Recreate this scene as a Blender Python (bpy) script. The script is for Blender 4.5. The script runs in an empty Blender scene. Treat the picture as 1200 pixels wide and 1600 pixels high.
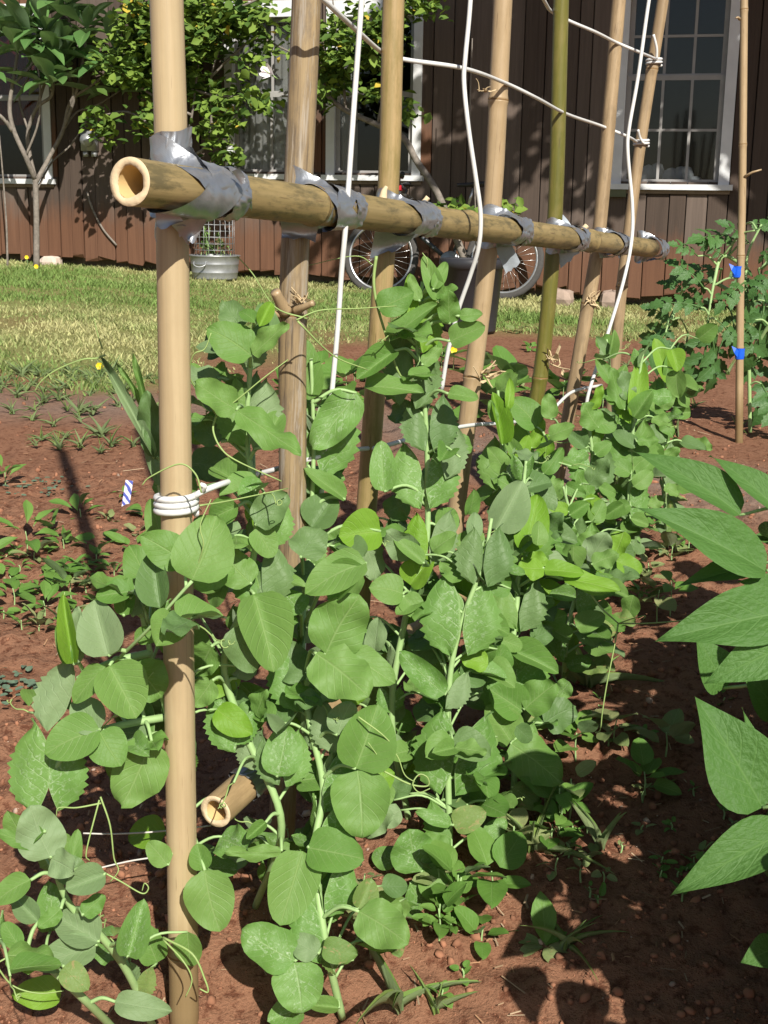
import bpy, math, random
import numpy as np
from mathutils import Vector, Matrix, Quaternion

rad = math.radians
rng = random.Random(7)
nrng = np.random.default_rng(7)
scene = bpy.context.scene
COL = scene.collection

# ------------------------------------------------------------------ camera, sky, sun, exposure
PITCH, ROLL, FPX = 13.2, 0.9, 2000.0
CAM = Vector((0, 0, 1.25))
CAM_R = Matrix.Rotation(rad(90 - PITCH), 3, 'X') @ Matrix.Rotation(rad(ROLL), 3, 'Z')
cam_data = bpy.data.cameras.new('camera')
cam_data.sensor_fit = 'VERTICAL'
cam_data.sensor_height = 36.0
cam_data.sensor_width = 27.0
cam_data.lens = 36.0 * FPX / 1600.0
cam_data.clip_start = 0.05
cam_data.clip_end = 400
cam = bpy.data.objects.new('camera', cam_data)
cam.matrix_world = Matrix.Translation(CAM) @ CAM_R.to_4x4()
COL.objects.link(cam)
scene.camera = cam

SUN_EL = rad(38)
SUN_AZ = math.atan2(0.31, -1.0)            # measured from +Y towards +X: behind the camera, to the right
SUN = Vector((math.sin(SUN_AZ) * math.cos(SUN_EL), math.cos(SUN_AZ) * math.cos(SUN_EL), math.sin(SUN_EL)))
world = bpy.data.worlds.new('World')
scene.world = world
world.use_nodes = True
wn = world.node_tree
wn.nodes.clear()
sky = wn.nodes.new('ShaderNodeTexSky')
sky.sky_type = 'NISHITA'
sky.sun_disc = False
sky.sun_elevation = SUN_EL
sky.sun_rotation = SUN_AZ
bg = wn.nodes.new('ShaderNodeBackground')
bg.inputs['Strength'].default_value = 0.06
wo = wn.nodes.new('ShaderNodeOutputWorld')
wn.links.new(sky.outputs[0], bg.inputs[0])
wn.links.new(bg.outputs[0], wo.inputs[0])
sl = bpy.data.lights.new('sun', 'SUN')
sl.energy = 5.0
sl.angle = rad(0.53)
sl.color = (1.0, 0.95, 0.86)
sun = bpy.data.objects.new('sun', sl)
sun.rotation_euler = SUN.to_track_quat('Z', 'Y').to_euler()
sun.location = (3, -6, 8)
COL.objects.link(sun)
scene.view_settings.view_transform = 'Standard'
scene.view_settings.look = 'None'
scene.view_settings.exposure = 0.5
scene.view_settings.gamma = 1.0
scene.cycles.max_bounces = 5
scene.cycles.diffuse_bounces = 3
scene.cycles.transparent_max_bounces = 8

# ------------------------------------------------------------------ helpers
def at(px, py, Y):
    """point at distance Y from the photographer's position that was measured at (px, py)"""
    d = CAM_R @ Vector(((px - 600) / FPX, (800 - py) / FPX, -1))
    return CAM + d * (Y / d.y)

def ray(px, py):
    return CAM_R @ Vector(((px - 600) / FPX, (800 - py) / FPX, -1))

def interp(x, xs, ys):
    return float(np.interp(x, xs, ys))

GY = [-40, 0, 1.3, 1.72, 2.05, 2.8, 3.6, 5, 7, 9, 11, 13, 20, 120]
GZ = [-.2, -.16, -.09, -.025, .09, .22, .30, .40, .49, .55, .60, .63, .65, .65]
def ground_z(x, y):
    far = np.clip((np.asarray(y) - 4) / 6.0, 0, 1)
    return np.interp(y, GY, GZ) - 0.035 * np.clip(x, -6, 6) * far

def G(px, py, sink=0.0):
    """the ground point seen at (px, py)"""
    d = ray(px, py)
    lo, hi = 0.8, 30.0
    for _ in range(50):
        m = .5 * (lo + hi)
        p = CAM + d * (m / d.y)
        if p.z > ground_z(p.x, p.y): lo = m
        else: hi = m
    p = CAM + d * (lo / d.y)
    p.z -= sink
    return p

_lat = nrng.random((64, 64))
def vnoise(x, y):
    xi = np.floor(x).astype(int); yi = np.floor(y).astype(int)
    fx = x - xi; fy = y - yi
    fx = fx * fx * (3 - 2 * fx); fy = fy * fy * (3 - 2 * fy)
    a = _lat[xi % 64, yi % 64]; b = _lat[(xi + 1) % 64, yi % 64]
    c = _lat[xi % 64, (yi + 1) % 64]; d = _lat[(xi + 1) % 64, (yi + 1) % 64]
    return (a * (1 - fx) + b * fx) * (1 - fy) + (c * (1 - fx) + d * fx) * fy
def fbm(x, y, f, n=4):
    s = np.zeros_like(np.asarray(x, float)); a = 1.0; t = 0
    for i in range(n):
        s = s + a * vnoise(x * f + 17.3 * i, y * f + 5.1 * i); t += a; a *= .5; f *= 2.03
    return s / t - .5

def make_mesh(name, verts, faces, mat=None, uvs=None, smooth=True):
    me = bpy.data.meshes.new(name)
    me.from_pydata([tuple(v) for v in verts], [], faces)
    if uvs is not None:
        ul = me.uv_layers.new(name='UVMap')
        li = np.empty(len(me.loops), dtype=np.int32)
        me.loops.foreach_get('vertex_index', li)
        ul.data.foreach_set('uv', np.asarray(uvs, dtype=np.float32)[li].ravel())
    if smooth:
        me.polygons.foreach_set('use_smooth', [True] * len(me.polygons))
    if mat: me.materials.append(mat)
    me.update()
    return me

def np_mesh(name, verts, faces, mat=None, smooth=False, color=None):
    """fast: verts (n,3), faces (m,k) all of one size"""
    me = bpy.data.meshes.new(name)
    verts = np.asarray(verts, np.float32); faces = np.asarray(faces, np.int32)
    k = faces.shape[1]
    me.vertices.add(len(verts)); me.vertices.foreach_set('co', verts.ravel())
    me.loops.add(faces.size); me.loops.foreach_set('vertex_index', faces.ravel())
    me.polygons.add(len(faces))
    me.polygons.foreach_set('loop_start', np.arange(0, faces.size, k, dtype=np.int32))
    if smooth: me.polygons.foreach_set('use_smooth', np.ones(len(faces), bool))
    me.update(calc_edges=True)
    if color is not None:
        at_ = me.color_attributes.new('tint', 'FLOAT_COLOR', 'POINT')
        at_.data.foreach_set('color', np.asarray(color, np.float32).ravel())
    if mat: me.materials.append(mat)
    return me

def link(name, me, parent=None, M=None):
    o = bpy.data.objects.new(name, me)
    COL.objects.link(o)
    if parent: o.parent = parent
    if M is not None: o.matrix_basis = M
    return o

def tag(o, label, cat, group=None):
    o['label'] = label; o['category'] = cat
    if group: o['group'] = group
    return o

def thing(name, label, cat, loc=(0, 0, 0), rz=0, group=None):
    o = bpy.data.objects.new(name, None)
    o.empty_display_size = .05
    COL.objects.link(o)
    o.location = loc; o.rotation_euler = (0, 0, rz)
    tag(o, label, cat, group)
    return o

def loc_inv(o):
    """inverse of a root's transform (location and z rotation only)"""
    return (Matrix.Translation(o.location) @ Matrix.Rotation(o.rotation_euler.z, 4, 'Z')).inverted()

def smooth_path(pts, n=6):
    pts = [Vector(p) for p in pts]
    if len(pts) < 3:
        return [pts[0].lerp(pts[-1], i / n) for i in range(n + 1)]
    out = []
    P = [pts[0] * 2 - pts[1]] + pts + [pts[-1] * 2 - pts[-2]]
    for i in range(1, len(P) - 2):
        for k in range(n):
            t = k / n
            a, b, c, d = P[i - 1], P[i], P[i + 1], P[i + 2]
            out.append(.5 * ((2 * b) + (c - a) * t + (2 * a - 5 * b + 4 * c - d) * t * t + (3 * b - a - 3 * c + d) * t ** 3))
    out.append(pts[-1])
    return out

def tube_data(path, radii, ns=6, cap=True):
    path = [Vector(p) for p in path]
    n = len(path)
    if not hasattr(radii, '__len__'): radii = [radii] * n
    if len(radii) != n: radii = list(np.interp(np.linspace(0, 1, n), np.linspace(0, 1, len(radii)), radii))
    V, F, UV = [], [], []
    t0 = (path[1] - path[0]).normalized()
    u = t0.orthogonal().normalized()
    acc = 0
    for i in range(n):
        t = (path[min(i + 1, n - 1)] - path[max(i - 1, 0)])
        t = t.normalized() if t.length > 1e-9 else t0
        u = (u - t * u.dot(t)); u = u.normalized() if u.length > 1e-6 else t.orthogonal().normalized()
        w = t.cross(u)
        if i: acc += (path[i] - path[i - 1]).length
        for k in range(ns):
            a = 2 * math.pi * k / ns
            V.append(path[i] + (u * math.cos(a) + w * math.sin(a)) * radii[i])
            UV.append((k / ns, acc))
    for i in range(n - 1):
        for k in range(ns):
            a = i * ns + k; b = i * ns + (k + 1) % ns
            F.append((a, b, b + ns, a + ns))
    if cap:
        F.append(tuple(range(ns))[::-1]); F.append(tuple(range((n - 1) * ns, n * ns)))
    return V, F, UV

class MB:
    """collects shapes, then builds ONE mesh object"""
    def __init__(s): s.V, s.F, s.U = [], [], []
    def add(s, V, F, UV=None):
        o = len(s.V)
        s.V += [Vector(v) for v in V]; s.F += [tuple(i + o for i in f) for f in F]
        s.U += list(UV) if UV is not None else [(0, 0)] * len(V)
        return s
    def tube(s, path, r, ns=6, cap=True): return s.add(*tube_data(path, r, ns, cap))
    def box(s, lo, hi, M=None):
        lo, hi = Vector(lo), Vector(hi)
        V = [Vector((x, y, z)) for z in (lo.z, hi.z) for y in (lo.y, hi.y) for x in (lo.x, hi.x)]
        if M is not None: V = [M @ v for v in V]
        F = [(0, 2, 3, 1), (4, 5, 7, 6), (0, 1, 5, 4), (2, 6, 7, 3), (0, 4, 6, 2), (1, 3, 7, 5)]
        return s.add(V, F)
    def lathe(s, prof, ns=24, M=None):
        V, F = [], []
        for r, z in prof:
            for k in range(ns):
                a = 2 * math.pi * k / ns
                V.append(Vector((r * math.cos(a), r * math.sin(a), z)))
        for i in range(len(prof) - 1):
            for k in range(ns):
                a = i * ns + k; b = i * ns + (k + 1) % ns
                F.append((a, b, b + ns, a + ns))
        if M is not None: V = [M @ v for v in V]
        return s.add(V, F)
    def build(s, name, mat, parent=None, smooth=True, M=None):
        return link(name, make_mesh(name, s.V, s.F, mat, s.U, smooth), parent, M)

def frame_z(p0, p1):
    """matrix with origin p0 and z axis towards p1"""
    z = (p1 - p0).normalized()
    x = Vector((1, 0, 0)); x = (x - z * x.dot(z)).normalized()
    y = z.cross(x)
    M = Matrix((x, y, z)).transposed().to_4x4()
    M.translation = p0
    return M

# ------------------------------------------------------------------ materials
class NT:
    def __init__(s, name):
        s.m = bpy.data.materials.new(name); s.m.use_nodes = True
        s.t = s.m.node_tree; s.t.nodes.clear()
        s.out = s.n('ShaderNodeOutputMaterial')
    def n(s, typ, **kw):
        nd = s.t.nodes.new(typ)
        for k, v in kw.items(): setattr(nd, k, v)
        return nd
    def l(s, a, b): s.t.links.new(a, b)
    def set(s, nd, **kw):
        for k, v in kw.items():
            sock = nd.inputs[k.replace('_', ' ')]
            if hasattr(v, 'is_output'): s.l(v, sock)
            else: sock.default_value = v
        return nd
    def math(s, op, a, b=None, c=None):
        nd = s.n('ShaderNodeMath', operation=op)
        for i, v in enumerate((a, b, c)):
            if v is None: continue
            if hasattr(v, 'is_output'): s.l(v, nd.inputs[i])
            else: nd.inputs[i].default_value = v
        return nd.outputs[0]
    def coord(s, which='Object', scale=(1, 1, 1)):
        tc = s.n('ShaderNodeTexCoord'); mp = s.n('ShaderNodeMapping')
        s.l(tc.outputs[which], mp.inputs[0]); mp.inputs['Scale'].default_value = scale
        return mp.outputs[0]
    def noise(s, vec, scale, detail=4, rough=.55, dist=0):
        nd = s.n('ShaderNodeTexNoise'); s.l(vec, nd.inputs['Vector'])
        nd.inputs['Scale'].default_value = scale; nd.inputs['Detail'].default_value = detail
        nd.inputs['Roughness'].default_value = rough; nd.inputs['Distortion'].default_value = dist
        return nd.outputs['Fac']
    def ramp(s, fac, stops):
        nd = s.n('ShaderNodeValToRGB'); s.l(fac, nd.inputs[0])
        el = nd.color_ramp.elements
        while len(el) < len(stops): el.new(.5)
        for e, (p, c) in zip(el, stops):
            e.position = p; e.color = (*c, 1) if len(c) == 3 else c
        return nd.outputs[0]
    def mix(s, fac, a, b, mode='MIX'):
        nd = s.n('ShaderNodeMix', data_type='RGBA', blend_type=mode)
        for sock, v in ((nd.inputs[0], fac), (nd.inputs[6], a), (nd.inputs[7], b)):
            if hasattr(v, 'is_output'): s.l(v, sock)
            elif hasattr(v, '__len__'): sock.default_value = (*v, 1) if len(v) == 3 else v
            else: sock.default_value = v
        return nd.outputs[2]
    def bump(s, h, strength=.3, dist=.01):
        nd = s.n('ShaderNodeBump'); s.l(h, nd.inputs['Height'])
        nd.inputs['Strength'].default_value = strength; nd.inputs['Distance'].default_value = dist
        return nd.outputs[0]
    def principled(s, color, rough=.6, spec=.4, metal=0, normal=None):
        b = s.n('ShaderNodeBsdfPrincipled')
        if hasattr(color, 'is_output'): s.l(color, b.inputs['Base Color'])
        else: b.inputs['Base Color'].default_value = (*color, 1)
        if hasattr(rough, 'is_output'): s.l(rough, b.inputs['Roughness'])
        else: b.inputs['Roughness'].default_value = rough
        b.inputs['Specular IOR Level'].default_value = spec
        b.inputs['Metallic'].default_value = metal
        if normal is not None: s.l(normal, b.inputs['Normal'])
        return b
    def done(s, shader):
        s.l(shader.outputs[0], s.out.inputs[0]); return s.m
    def rand(s): return s.n('ShaderNodeObjectInfo').outputs['Random']

def simple(name, color, rough=.6, spec=.4, metal=0, var=.15, scale=20, bump=.0):
    t = NT(name); v = t.coord()
    f = t.noise(v, scale, 5)
    c = t.mix(f, tuple(x * (1 - var) for x in color), tuple(min(1, x * (1 + var)) for x in color))
    nb = t.bump(f, bump, .005) if bump else None
    return t.done(t.principled(c, rough, spec, metal, nb))

def bamboo_mat(name, base, dark, streak=.5, blotch=None, blotch_amt=.5, rough=.42, pale=None, stain=True):
    t = NT(name)
    v1 = t.coord('Object', (70, 70, 1.6)); v2 = t.coord('Object', (42, 42, 11)); v3 = t.coord('Object', (220, 220, 5))
    s1 = t.noise(v1, 1, 5, .6); s3 = t.noise(v3, 1, 3, .6)
    f1 = t.ramp(s1, [(.40, (0, 0, 0)), (.68, (1, 1, 1))])
    c = t.mix(t.math('MULTIPLY', f1, streak), base, dark)
    c = t.mix(t.math('MULTIPLY', t.ramp(s3, [(.4, (0, 0, 0)), (.75, (1, 1, 1))]), .28), c, tuple(x * .62 for x in base))
    if blotch:
        b1 = t.noise(v2, 1.3, 8, .72)
        fb = t.ramp(b1, [(.47, (0, 0, 0)), (.62, (1, 1, 1))])
        c = t.mix(t.math('MULTIPLY', fb, blotch_amt), c, blotch)
    if pale:
        b3 = t.noise(t.coord('Object', (210, 210, 4)), 1, 4, .6, .3)
        c = t.mix(t.math('MULTIPLY', t.ramp(b3, [(.56, (0, 0, 0)), (.64, (1, 1, 1))]), .8), c, (.07, .05, .035))
        b2 = t.noise(t.coord('Object', (75, 75, 4.5)), 1, 6, .7, .6)
        c = t.mix(t.math('MULTIPLY', t.ramp(b2, [(.5, (0, 0, 0)), (.6, (1, 1, 1))]), .75), c, pale)
    # small dark specks
    sp = t.noise(t.coord('Object', (190, 190, 11)), 1.0, 2, .5)
    c = t.mix(t.ramp(sp, [(.69, (0, 0, 0)), (.74, (.5, .5, .5))]), c, (.07, .035, .015))
    zc = t.n('ShaderNodeSeparateXYZ'); tco = t.n('ShaderNodeTexCoord'); t.l(tco.outputs['Object'], zc.inputs[0])
    foot = t.math('ADD', zc.outputs[2], t.math('MULTIPLY', s1, -.10))
    if stain: c = t.mix(t.ramp(foot, [(.13, (.8, .8, .8)), (.24, (0, 0, 0))]), c, (.15, .10, .04))
    # long pale and dark scratches
    sc = t.noise(t.coord('Object', (260, 260, 2.2)), 1, 2, .5)
    c = t.mix(t.math('MULTIPLY', t.ramp(sc, [(.66, (0, 0, 0)), (.72, (1, 1, 1))]), .45), c, tuple(x * .5 for x in base))
    mo = t.noise(t.coord('Object', (14, 14, 5)), 1, 5, .65)
    c = t.mix(t.math('MULTIPLY', t.ramp(mo, [(.42, (0, 0, 0)), (.68, (1, 1, 1))]), .30), c, tuple(x * .62 for x in dark))
    r = t.math('ADD', t.math('MULTIPLY', s1, .25), rough - .12)
    return t.done(t.principled(c, r, .42, 0, t.bump(t.math('ADD', s1, t.math('MULTIPLY', s3, .5)), .22, .002)))

M = {}
M['bam_tan'] = bamboo_mat('bamboo_pale_tan', (.435, .340, .200), (.37, .265, .14), .5)
M['bam_weathered'] = bamboo_mat('bamboo_weathered', (.34, .25, .13), (.18, .125, .07), .85, (.12, .095, .07), .6, .65, (.36, .32, .265))
M['bam_olive_tan'] = bamboo_mat('bamboo_olive_tan', (.36, .255, .12), (.20, .16, .05), .8, (.16, .13, .035), .5, .42)
M['bam_tan2'] = bamboo_mat('bamboo_buff', (.39, .285, .165), (.30, .205, .105), .5, (.26, .18, .085), .35)
M['bam_low'] = bamboo_mat('bamboo_ground_rail', (.40, .28, .145), (.28, .19, .09), .6, (.20, .14, .07), .5, .5, None, False)
M['bam_green'] = bamboo_mat('bamboo_green', (.135, .125, .024), (.085, .09, .016), .7, (.22, .17, .06), .35, .36)
M['bam_brown'] = bamboo_mat('bamboo_brown', (.37, .265, .15), (.20, .135, .07), .8, (.17, .12, .065), .5, .55)
M['bam_rail'] = bamboo_mat('bamboo_rail', (.32, .235, .105), (.19, .145, .055), .7, (.085, .072, .035), .8, .5, None, False)
M['bam_node'] = simple('bamboo_node', (.20, .12, .05), .7, .2, 0, .4, 120)
M['bam_cut'] = simple('bamboo_cut', (.60, .47, .30), .8, .15, 0, .22, 90, .3)
M['bam_in'] = simple('bamboo_inside', (.60, .43, .20), .75, .15, 0, .12, 60)

def tape_mat():
    t = NT('duct_tape')
    v = t.coord('Object', (1, 1, 1))
    w1 = t.noise(v, 38, 3, .5, .8)
    wv = t.n('ShaderNodeTexWave', wave_type='BANDS', bands_direction='DIAGONAL')
    t.l(v, wv.inputs[0]); wv.inputs['Scale'].default_value = 210; wv.inputs['Distortion'].default_value = 1.5
    h = t.math('ADD', t.math('MULTIPLY', w1, 1.0), t.math('MULTIPLY', wv.outputs['Fac'], .03))
    c = t.mix(w1, (.25, .265, .29), (.44, .455, .48))
    return t.done(t.principled(c, .33, .5, .7, t.bump(h, .28, .006)))
M['tape'] = tape_mat()
M['tape_back'] = simple('duct_tape_back', (.36, .40, .44), .5, .5, .2, .2, 60, .2)
M['wire'] = simple('white_wire', (.64, .64, .62), .4, .45, 0, .16, 14)
M['string'] = simple('white_string', (.55, .52, .48), .8, .2)

def leaf_mat(name, ca, cb, vein, marble=0.0, rough=.52, trans=.28, quilt=0.0, veins=7, spec=.28, vein_amt=.45, brown=.0):
    t = NT(name)
    uvn = t.n('ShaderNodeUVMap'); sep = t.n('ShaderNodeSeparateXYZ'); t.l(uvn.outputs[0], sep.inputs[0])
    U = t.math('ABSOLUTE', t.math('SUBTRACT', sep.outputs[0], .5)); Vv = sep.outputs[1]
    r = t.rand()
    v = t.coord('Object')
    vadd = t.n('ShaderNodeVectorMath', operation='ADD'); t.l(v, vadd.inputs[0])
    cmb = t.n('ShaderNodeCombineXYZ'); t.l(t.math('MULTIPLY', r, 40), cmb.inputs[0]); t.l(cmb.outputs[0], vadd.inputs[1])
    vv = vadd.outputs[0]
    n1 = t.noise(vv, 3.5, 4, .6)
    f = t.math('ADD', t.math('MULTIPLY', r, .75), t.math('MULTIPLY', n1, .3))
    c = t.mix(f, ca, cb)
    mid = t.ramp(U, [(.0, (1, 1, 1)), (.030, (0, 0, 0))])
    sv = t.math('SINE', t.math('MULTIPLY', t.math('SUBTRACT', Vv, t.math('MULTIPLY', U, .75)), 2 * math.pi * veins))
    side = t.ramp(sv, [(.86, (0, 0, 0)), (1.0, (.75, .75, .75))])
    # veins thin out towards the margin
    side = t.math('MULTIPLY', side, t.ramp(U, [(.0, (1, 1, 1)), (.46, (.15, .15, .15))]))
    vf = t.math('MULTIPLY', t.math('MAXIMUM', mid, side), vein_amt)
    c = t.mix(vf, c, vein)
    if marble:
        mn = t.noise(vv, 11, 7, .75, 1.2)
        mk = t.ramp(mn, [(.52, (0, 0, 0)), (.64, (1, 1, 1))])
        mk = t.math('MULTIPLY', mk, t.math('MULTIPLY', marble, t.ramp(U, [(.1, (1, 1, 1)), (.44, (.1, .1, .1))])))
        c = t.mix(mk, c, (.40, .52, .32))
    if brown:
        bn = t.noise(vv, 4, 6, .7, .8)
        c = t.mix(t.math('MULTIPLY', t.ramp(bn, [(.56, (0, 0, 0)), (.66, (1, 1, 1))]), brown), c, (.34, .25, .12))
    # leaf underside is paler and duller
    geo = t.n('ShaderNodeNewGeometry')
    c = t.mix(t.math('MULTIPLY', geo.outputs['Backfacing'], .38), c, tuple(.45 * a + .20 for a in ca))
    h = t.math('ADD', t.math('MULTIPLY', t.math('MAXIMUM', mid, side), -.8), t.math('MULTIPLY', n1, .6))
    if quilt:
        h = t.math('ADD', h, t.math('MULTIPLY', t.noise(vv, 14, 3, .5), quilt))
    nb = t.bump(h, .30, .012)
    p = t.principled(c, rough, spec, 0, nb)
    tr = t.n('ShaderNodeBsdfTranslucent'); t.l(t.mix(.4, c, (.24, .42, .04), 'MIX'), tr.inputs[0]); t.l(nb, tr.inputs[1])
    mx = t.n('ShaderNodeMixShader'); mx.inputs[0].default_value = trans
    t.l(p.outputs[0], mx.inputs[1]); t.l(tr.outputs[0], mx.inputs[2])
    t.l(mx.outputs[0], t.out.inputs[0])
    return t.m
M['pea_leaf'] = leaf_mat('pea_leaflet', (.115, .250, .045), (.195, .335, .085), (.35, .49, .19), .10, .52, .40, 0, 7, .28, .5)
M['pea_leaf_lime'] = leaf_mat('pea_leaflet_young', (.155, .315, .026), (.20, .365, .040), (.33, .47, .13), 0, .52, .36)
M['pea_gray'] = leaf_mat('pea_leaflet_waxy', (.155, .245, .100), (.22, .31, .150), (.32, .42, .23), .0, .58)
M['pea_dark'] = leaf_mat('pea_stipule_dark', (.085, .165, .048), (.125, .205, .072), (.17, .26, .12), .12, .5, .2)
M['pea_marble'] = leaf_mat('pea_stipule_marbled', (.110, .240, .046), (.17, .315, .078), (.38, .52, .24), .85, .52, .32)
M['pea_old'] = leaf_mat('pea_leaf_fading', (.11, .20, .045), (.18, .25, .07), (.26, .35, .14), .2, .6, .25, 0, 7, .3, .4, .8)
M['bean_leaf'] = leaf_mat('bean_leaflet', (.060, .145, .028), (.085, .185, .040), (.15, .27, .08), 0, .6, .26, 1.3, 6, .3, .5)
M['tomato_leaf'] = leaf_mat('tomato_leaf', (.042, .115, .028), (.075, .165, .042), (.12, .22, .065), 0, .5, .2, 1.0, 5, .35, .4)
M['weed_leaf'] = leaf_mat('weed_leaf', (.085, .195, .030), (.15, .27, .055), (.22, .35, .11), 0, .55, .25)
M['weed_gray'] = leaf_mat('weed_grey', (.09, .15, .10), (.14, .20, .13), (.2, .27, .17), 0, .6, .15)
M['weed_olive'] = leaf_mat('weed_olive', (.17, .24, .08), (.28, .30, .13), (.3, .36, .18), 0, .6, .22, 0, 6, .3, .4, .5)
M['plum_leaf'] = leaf_mat('plumeria_leaf', (.065, .155, .045), (.13, .25, .07), (.25, .38, .15), 0, .4, .22, 0, 12, .45, .5)
M['grass_leaf'] = leaf_mat('grass_leaf', (.12, .22, .045), (.24, .32, .09), (.25, .36, .12), 0, .55, .2, 0, 1, .3, .3)
M['stem'] = simple('pea_stem', (.28, .42, .17), .5, .35, 0, .2, 60)
M['tendril'] = simple('pea_tendril', (.26, .36, .12), .5, .3, 0, .3, 30)
M['stem_purple'] = simple('old_stem', (.26, .20, .15), .6, .3, 0, .3, 40)
M['bark'] = simple('pale_bark', (.20, .175, .15), .9, .1, 0, .7, 30, .7)
M['bark_dark'] = simple('brown_bark', (.20, .155, .115), .9, .1, 0, .4, 20, .6)
M['dry'] = simple('dry_husk', (.52, .40, .24), .85, .1, 0, .35, 40, .3)
M['yellow'] = simple('yellow_petal', (.85, .62, .02), .5, .3, 0, .1, 40)
M['black_plastic'] = simple('black_plastic', (.030, .030, .034), .45, .4, 0, .3, 12, .1)
M['galv'] = simple('galvanised_steel', (.36, .37, .38), .45, .5, .6, .3, 22, .1)
M['blue_tie'] = simple('blue_plastic', (.01, .10, .62), .3, .5, 0, .2, 40)

def tinted(name, rough=.7, trans=.2):
    t = NT(name)
    a = t.n('ShaderNodeVertexColor'); a.layer_name = 'tint'
    p = t.principled(a.outputs[0], rough, .25)
    if trans:
        tr = t.n('ShaderNodeBsdfTranslucent'); t.l(a.outputs[0], tr.inputs[0])
        mx = t.n('ShaderNodeMixShader'); mx.inputs[0].default_value = trans
        t.l(p.outputs[0], mx.inputs[1]); t.l(tr.outputs[0], mx.inputs[2])
        t.l(mx.outputs[0], t.out.inputs[0]); return t.m
    return t.done(p)
M['tinted'] = tinted('leaf_tints')
M['tinted_soil'] = tinted('clod_tints', .95, 0)

def ground_mat():
    t = NT('ground_soil_and_turf')
    tc = t.n('ShaderNodeTexCoord'); v = tc.outputs['Object']
    a = t.n('ShaderNodeVertexColor'); a.layer_name = 'tint'      # red: turf share, green: trampled grey path share
    sep = t.n('ShaderNodeSeparateColor'); t.l(a.outputs[0], sep.inputs[0])
    n1 = t.noise(v, 5, 8, .65); n2 = t.noise(v, 45, 6, .7); n3 = t.noise(v, 160, 4, .7)
    soil = t.mix(n1, (.175, .076, .042), (.35, .185, .112))
    soil = t.mix(t.ramp(n2, [(.38, (1, 1, 1)), (.5, (0, 0, 0))]), soil, (.14, .056, .031))
    soil = t.mix(t.ramp(n3, [(.58, (0, 0, 0)), (.72, (.7, .7, .7))]), soil, (.36, .19, .12))
    grey = t.mix(n2, (.17, .115, .085), (.30, .23, .185))
    c = t.mix(sep.outputs[1], soil, grey)
    turf = t.mix(n2, (.15, .165, .05), (.30, .28, .11))
    c = t.mix(sep.outputs[0], c, turf)
    h = t.math('ADD', t.math('MULTIPLY', n2, .8), t.math('MULTIPLY', n3, .45))
    return t.done(t.principled(c, .95, .12, 0, t.bump(h, .8, .02)))
M['ground'] = ground_mat()

def wood_mat():
    t = NT('stained_board')
    r = t.rand()
    v = t.coord('Object', (30, 30, 1.2))
    ad = t.n('ShaderNodeVectorMath', operation='ADD'); cm = t.n('ShaderNodeCombineXYZ')
    t.l(t.math('MULTIPLY', r, 60), cm.inputs[2]); t.l(v, ad.inputs[0]); t.l(cm.outputs[0], ad.inputs[1])
    g = t.noise(ad.outputs[0], 1, 7, .68, .5)
    c = t.mix(g, (.028, .020, .016), (.100, .072, .056))
    c = t.mix(t.math('MULTIPLY', r, .75), c, t.mix(g, (.085, .066, .056), (.225, .175, .145)))
    # red earth splashed up the foot of the boards
    z = t.n('ShaderNodeSeparateXYZ'); tc = t.n('ShaderNodeTexCoord'); t.l(tc.outputs['Object'], z.inputs[0])
    edge = t.math('ADD', z.outputs[2], t.math('MULTIPLY', t.noise(t.coord('Object', (9, 9, 3)), 1, 5, .65), -.55))
    st = t.ramp(edge, [(.0, (1, 1, 1)), (.30, (0, 0, 0))])
    c = t.mix(t.math('MULTIPLY', st, .85), c, t.mix(g, (.075, .034, .020), (.20, .095, .052)))
    return t.done(t.principled(c, .82, .2, 0, t.bump(g, .4, .006)))
M['board'] = wood_mat()
M['white_paint'] = simple('white_paint', (.62, .63, .64), .55, .35, 0, .16, 8, .15)
M['sash_paint'] = simple('grey_sash_paint', (.30, .29, .28), .6, .3, 0, .25, 9, .15)
M['interior'] = simple('dim_interior', (.11, .105, .10), .9, .1)
M['curtain'] = simple('grey_curtain', (.80, .76, .70), .9, .1, 0, .15, 6)
M['curtain_red'] = simple('red_curtain', (.20, .035, .03), .9, .1)
M['bag_white'] = simple('white_bag', (.6, .6, .6), .6, .3, 0, .15, 10, .3)
M['stone'] = simple('stone', (.33, .25, .20), .9, .2, 0, .35, 18, .5)
M['stone_pale'] = simple('pale_stone', (.55, .45, .38), .9, .2, 0, .25, 18, .5)
M['roof'] = simple('roof_sheet', (.14, .12, .11), .8, .2)
def glass_mat():
    t = NT('window_glass')
    tr = t.n('ShaderNodeBsdfTransparent'); tr.inputs[0].default_value = (.80, .82, .83, 1)
    gl = t.n('ShaderNodeBsdfGlossy'); gl.inputs['Roughness'].default_value = .04
    fr = t.n('ShaderNodeFresnel'); fr.inputs[0].default_value = 1.5
    mx = t.n('ShaderNodeMixShader')
    t.l(t.math('MULTIPLY', fr.outputs[0], .7), mx.inputs[0]); t.l(tr.outputs[0], mx.inputs[1]); t.l(gl.outputs[0], mx.inputs[2])
    t.l(mx.outputs[0], t.out.inputs[0]); return t.m
M['glass'] = glass_mat()

# ------------------------------------------------------------------ ground: one sheet, soil in front, turf by the house
def turf_share(x, y):
    yb = np.interp(x, [-4, -1.8, -.6, 0, .5, .9, 2, 4], [6.5, 6.35, 6.7, 7.3, 8.0, 8.5, 8.7, 8.9])
    n = fbm(x, y, 1.3, 4) * 3.8
    return np.clip((y - yb + n) / .7 + .3, 0, 1)
def path_share(x, y):
    yb = np.interp(x, [-4, -1.3, 0, 1, 2], [5.5, 5.45, 5.2, 4.3, 4.0])
    n = fbm(x + 9, y, 1.5, 4)
    return np.clip(1 - np.abs(y - yb + n * .8) / .55, 0, 1) * .85

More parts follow.
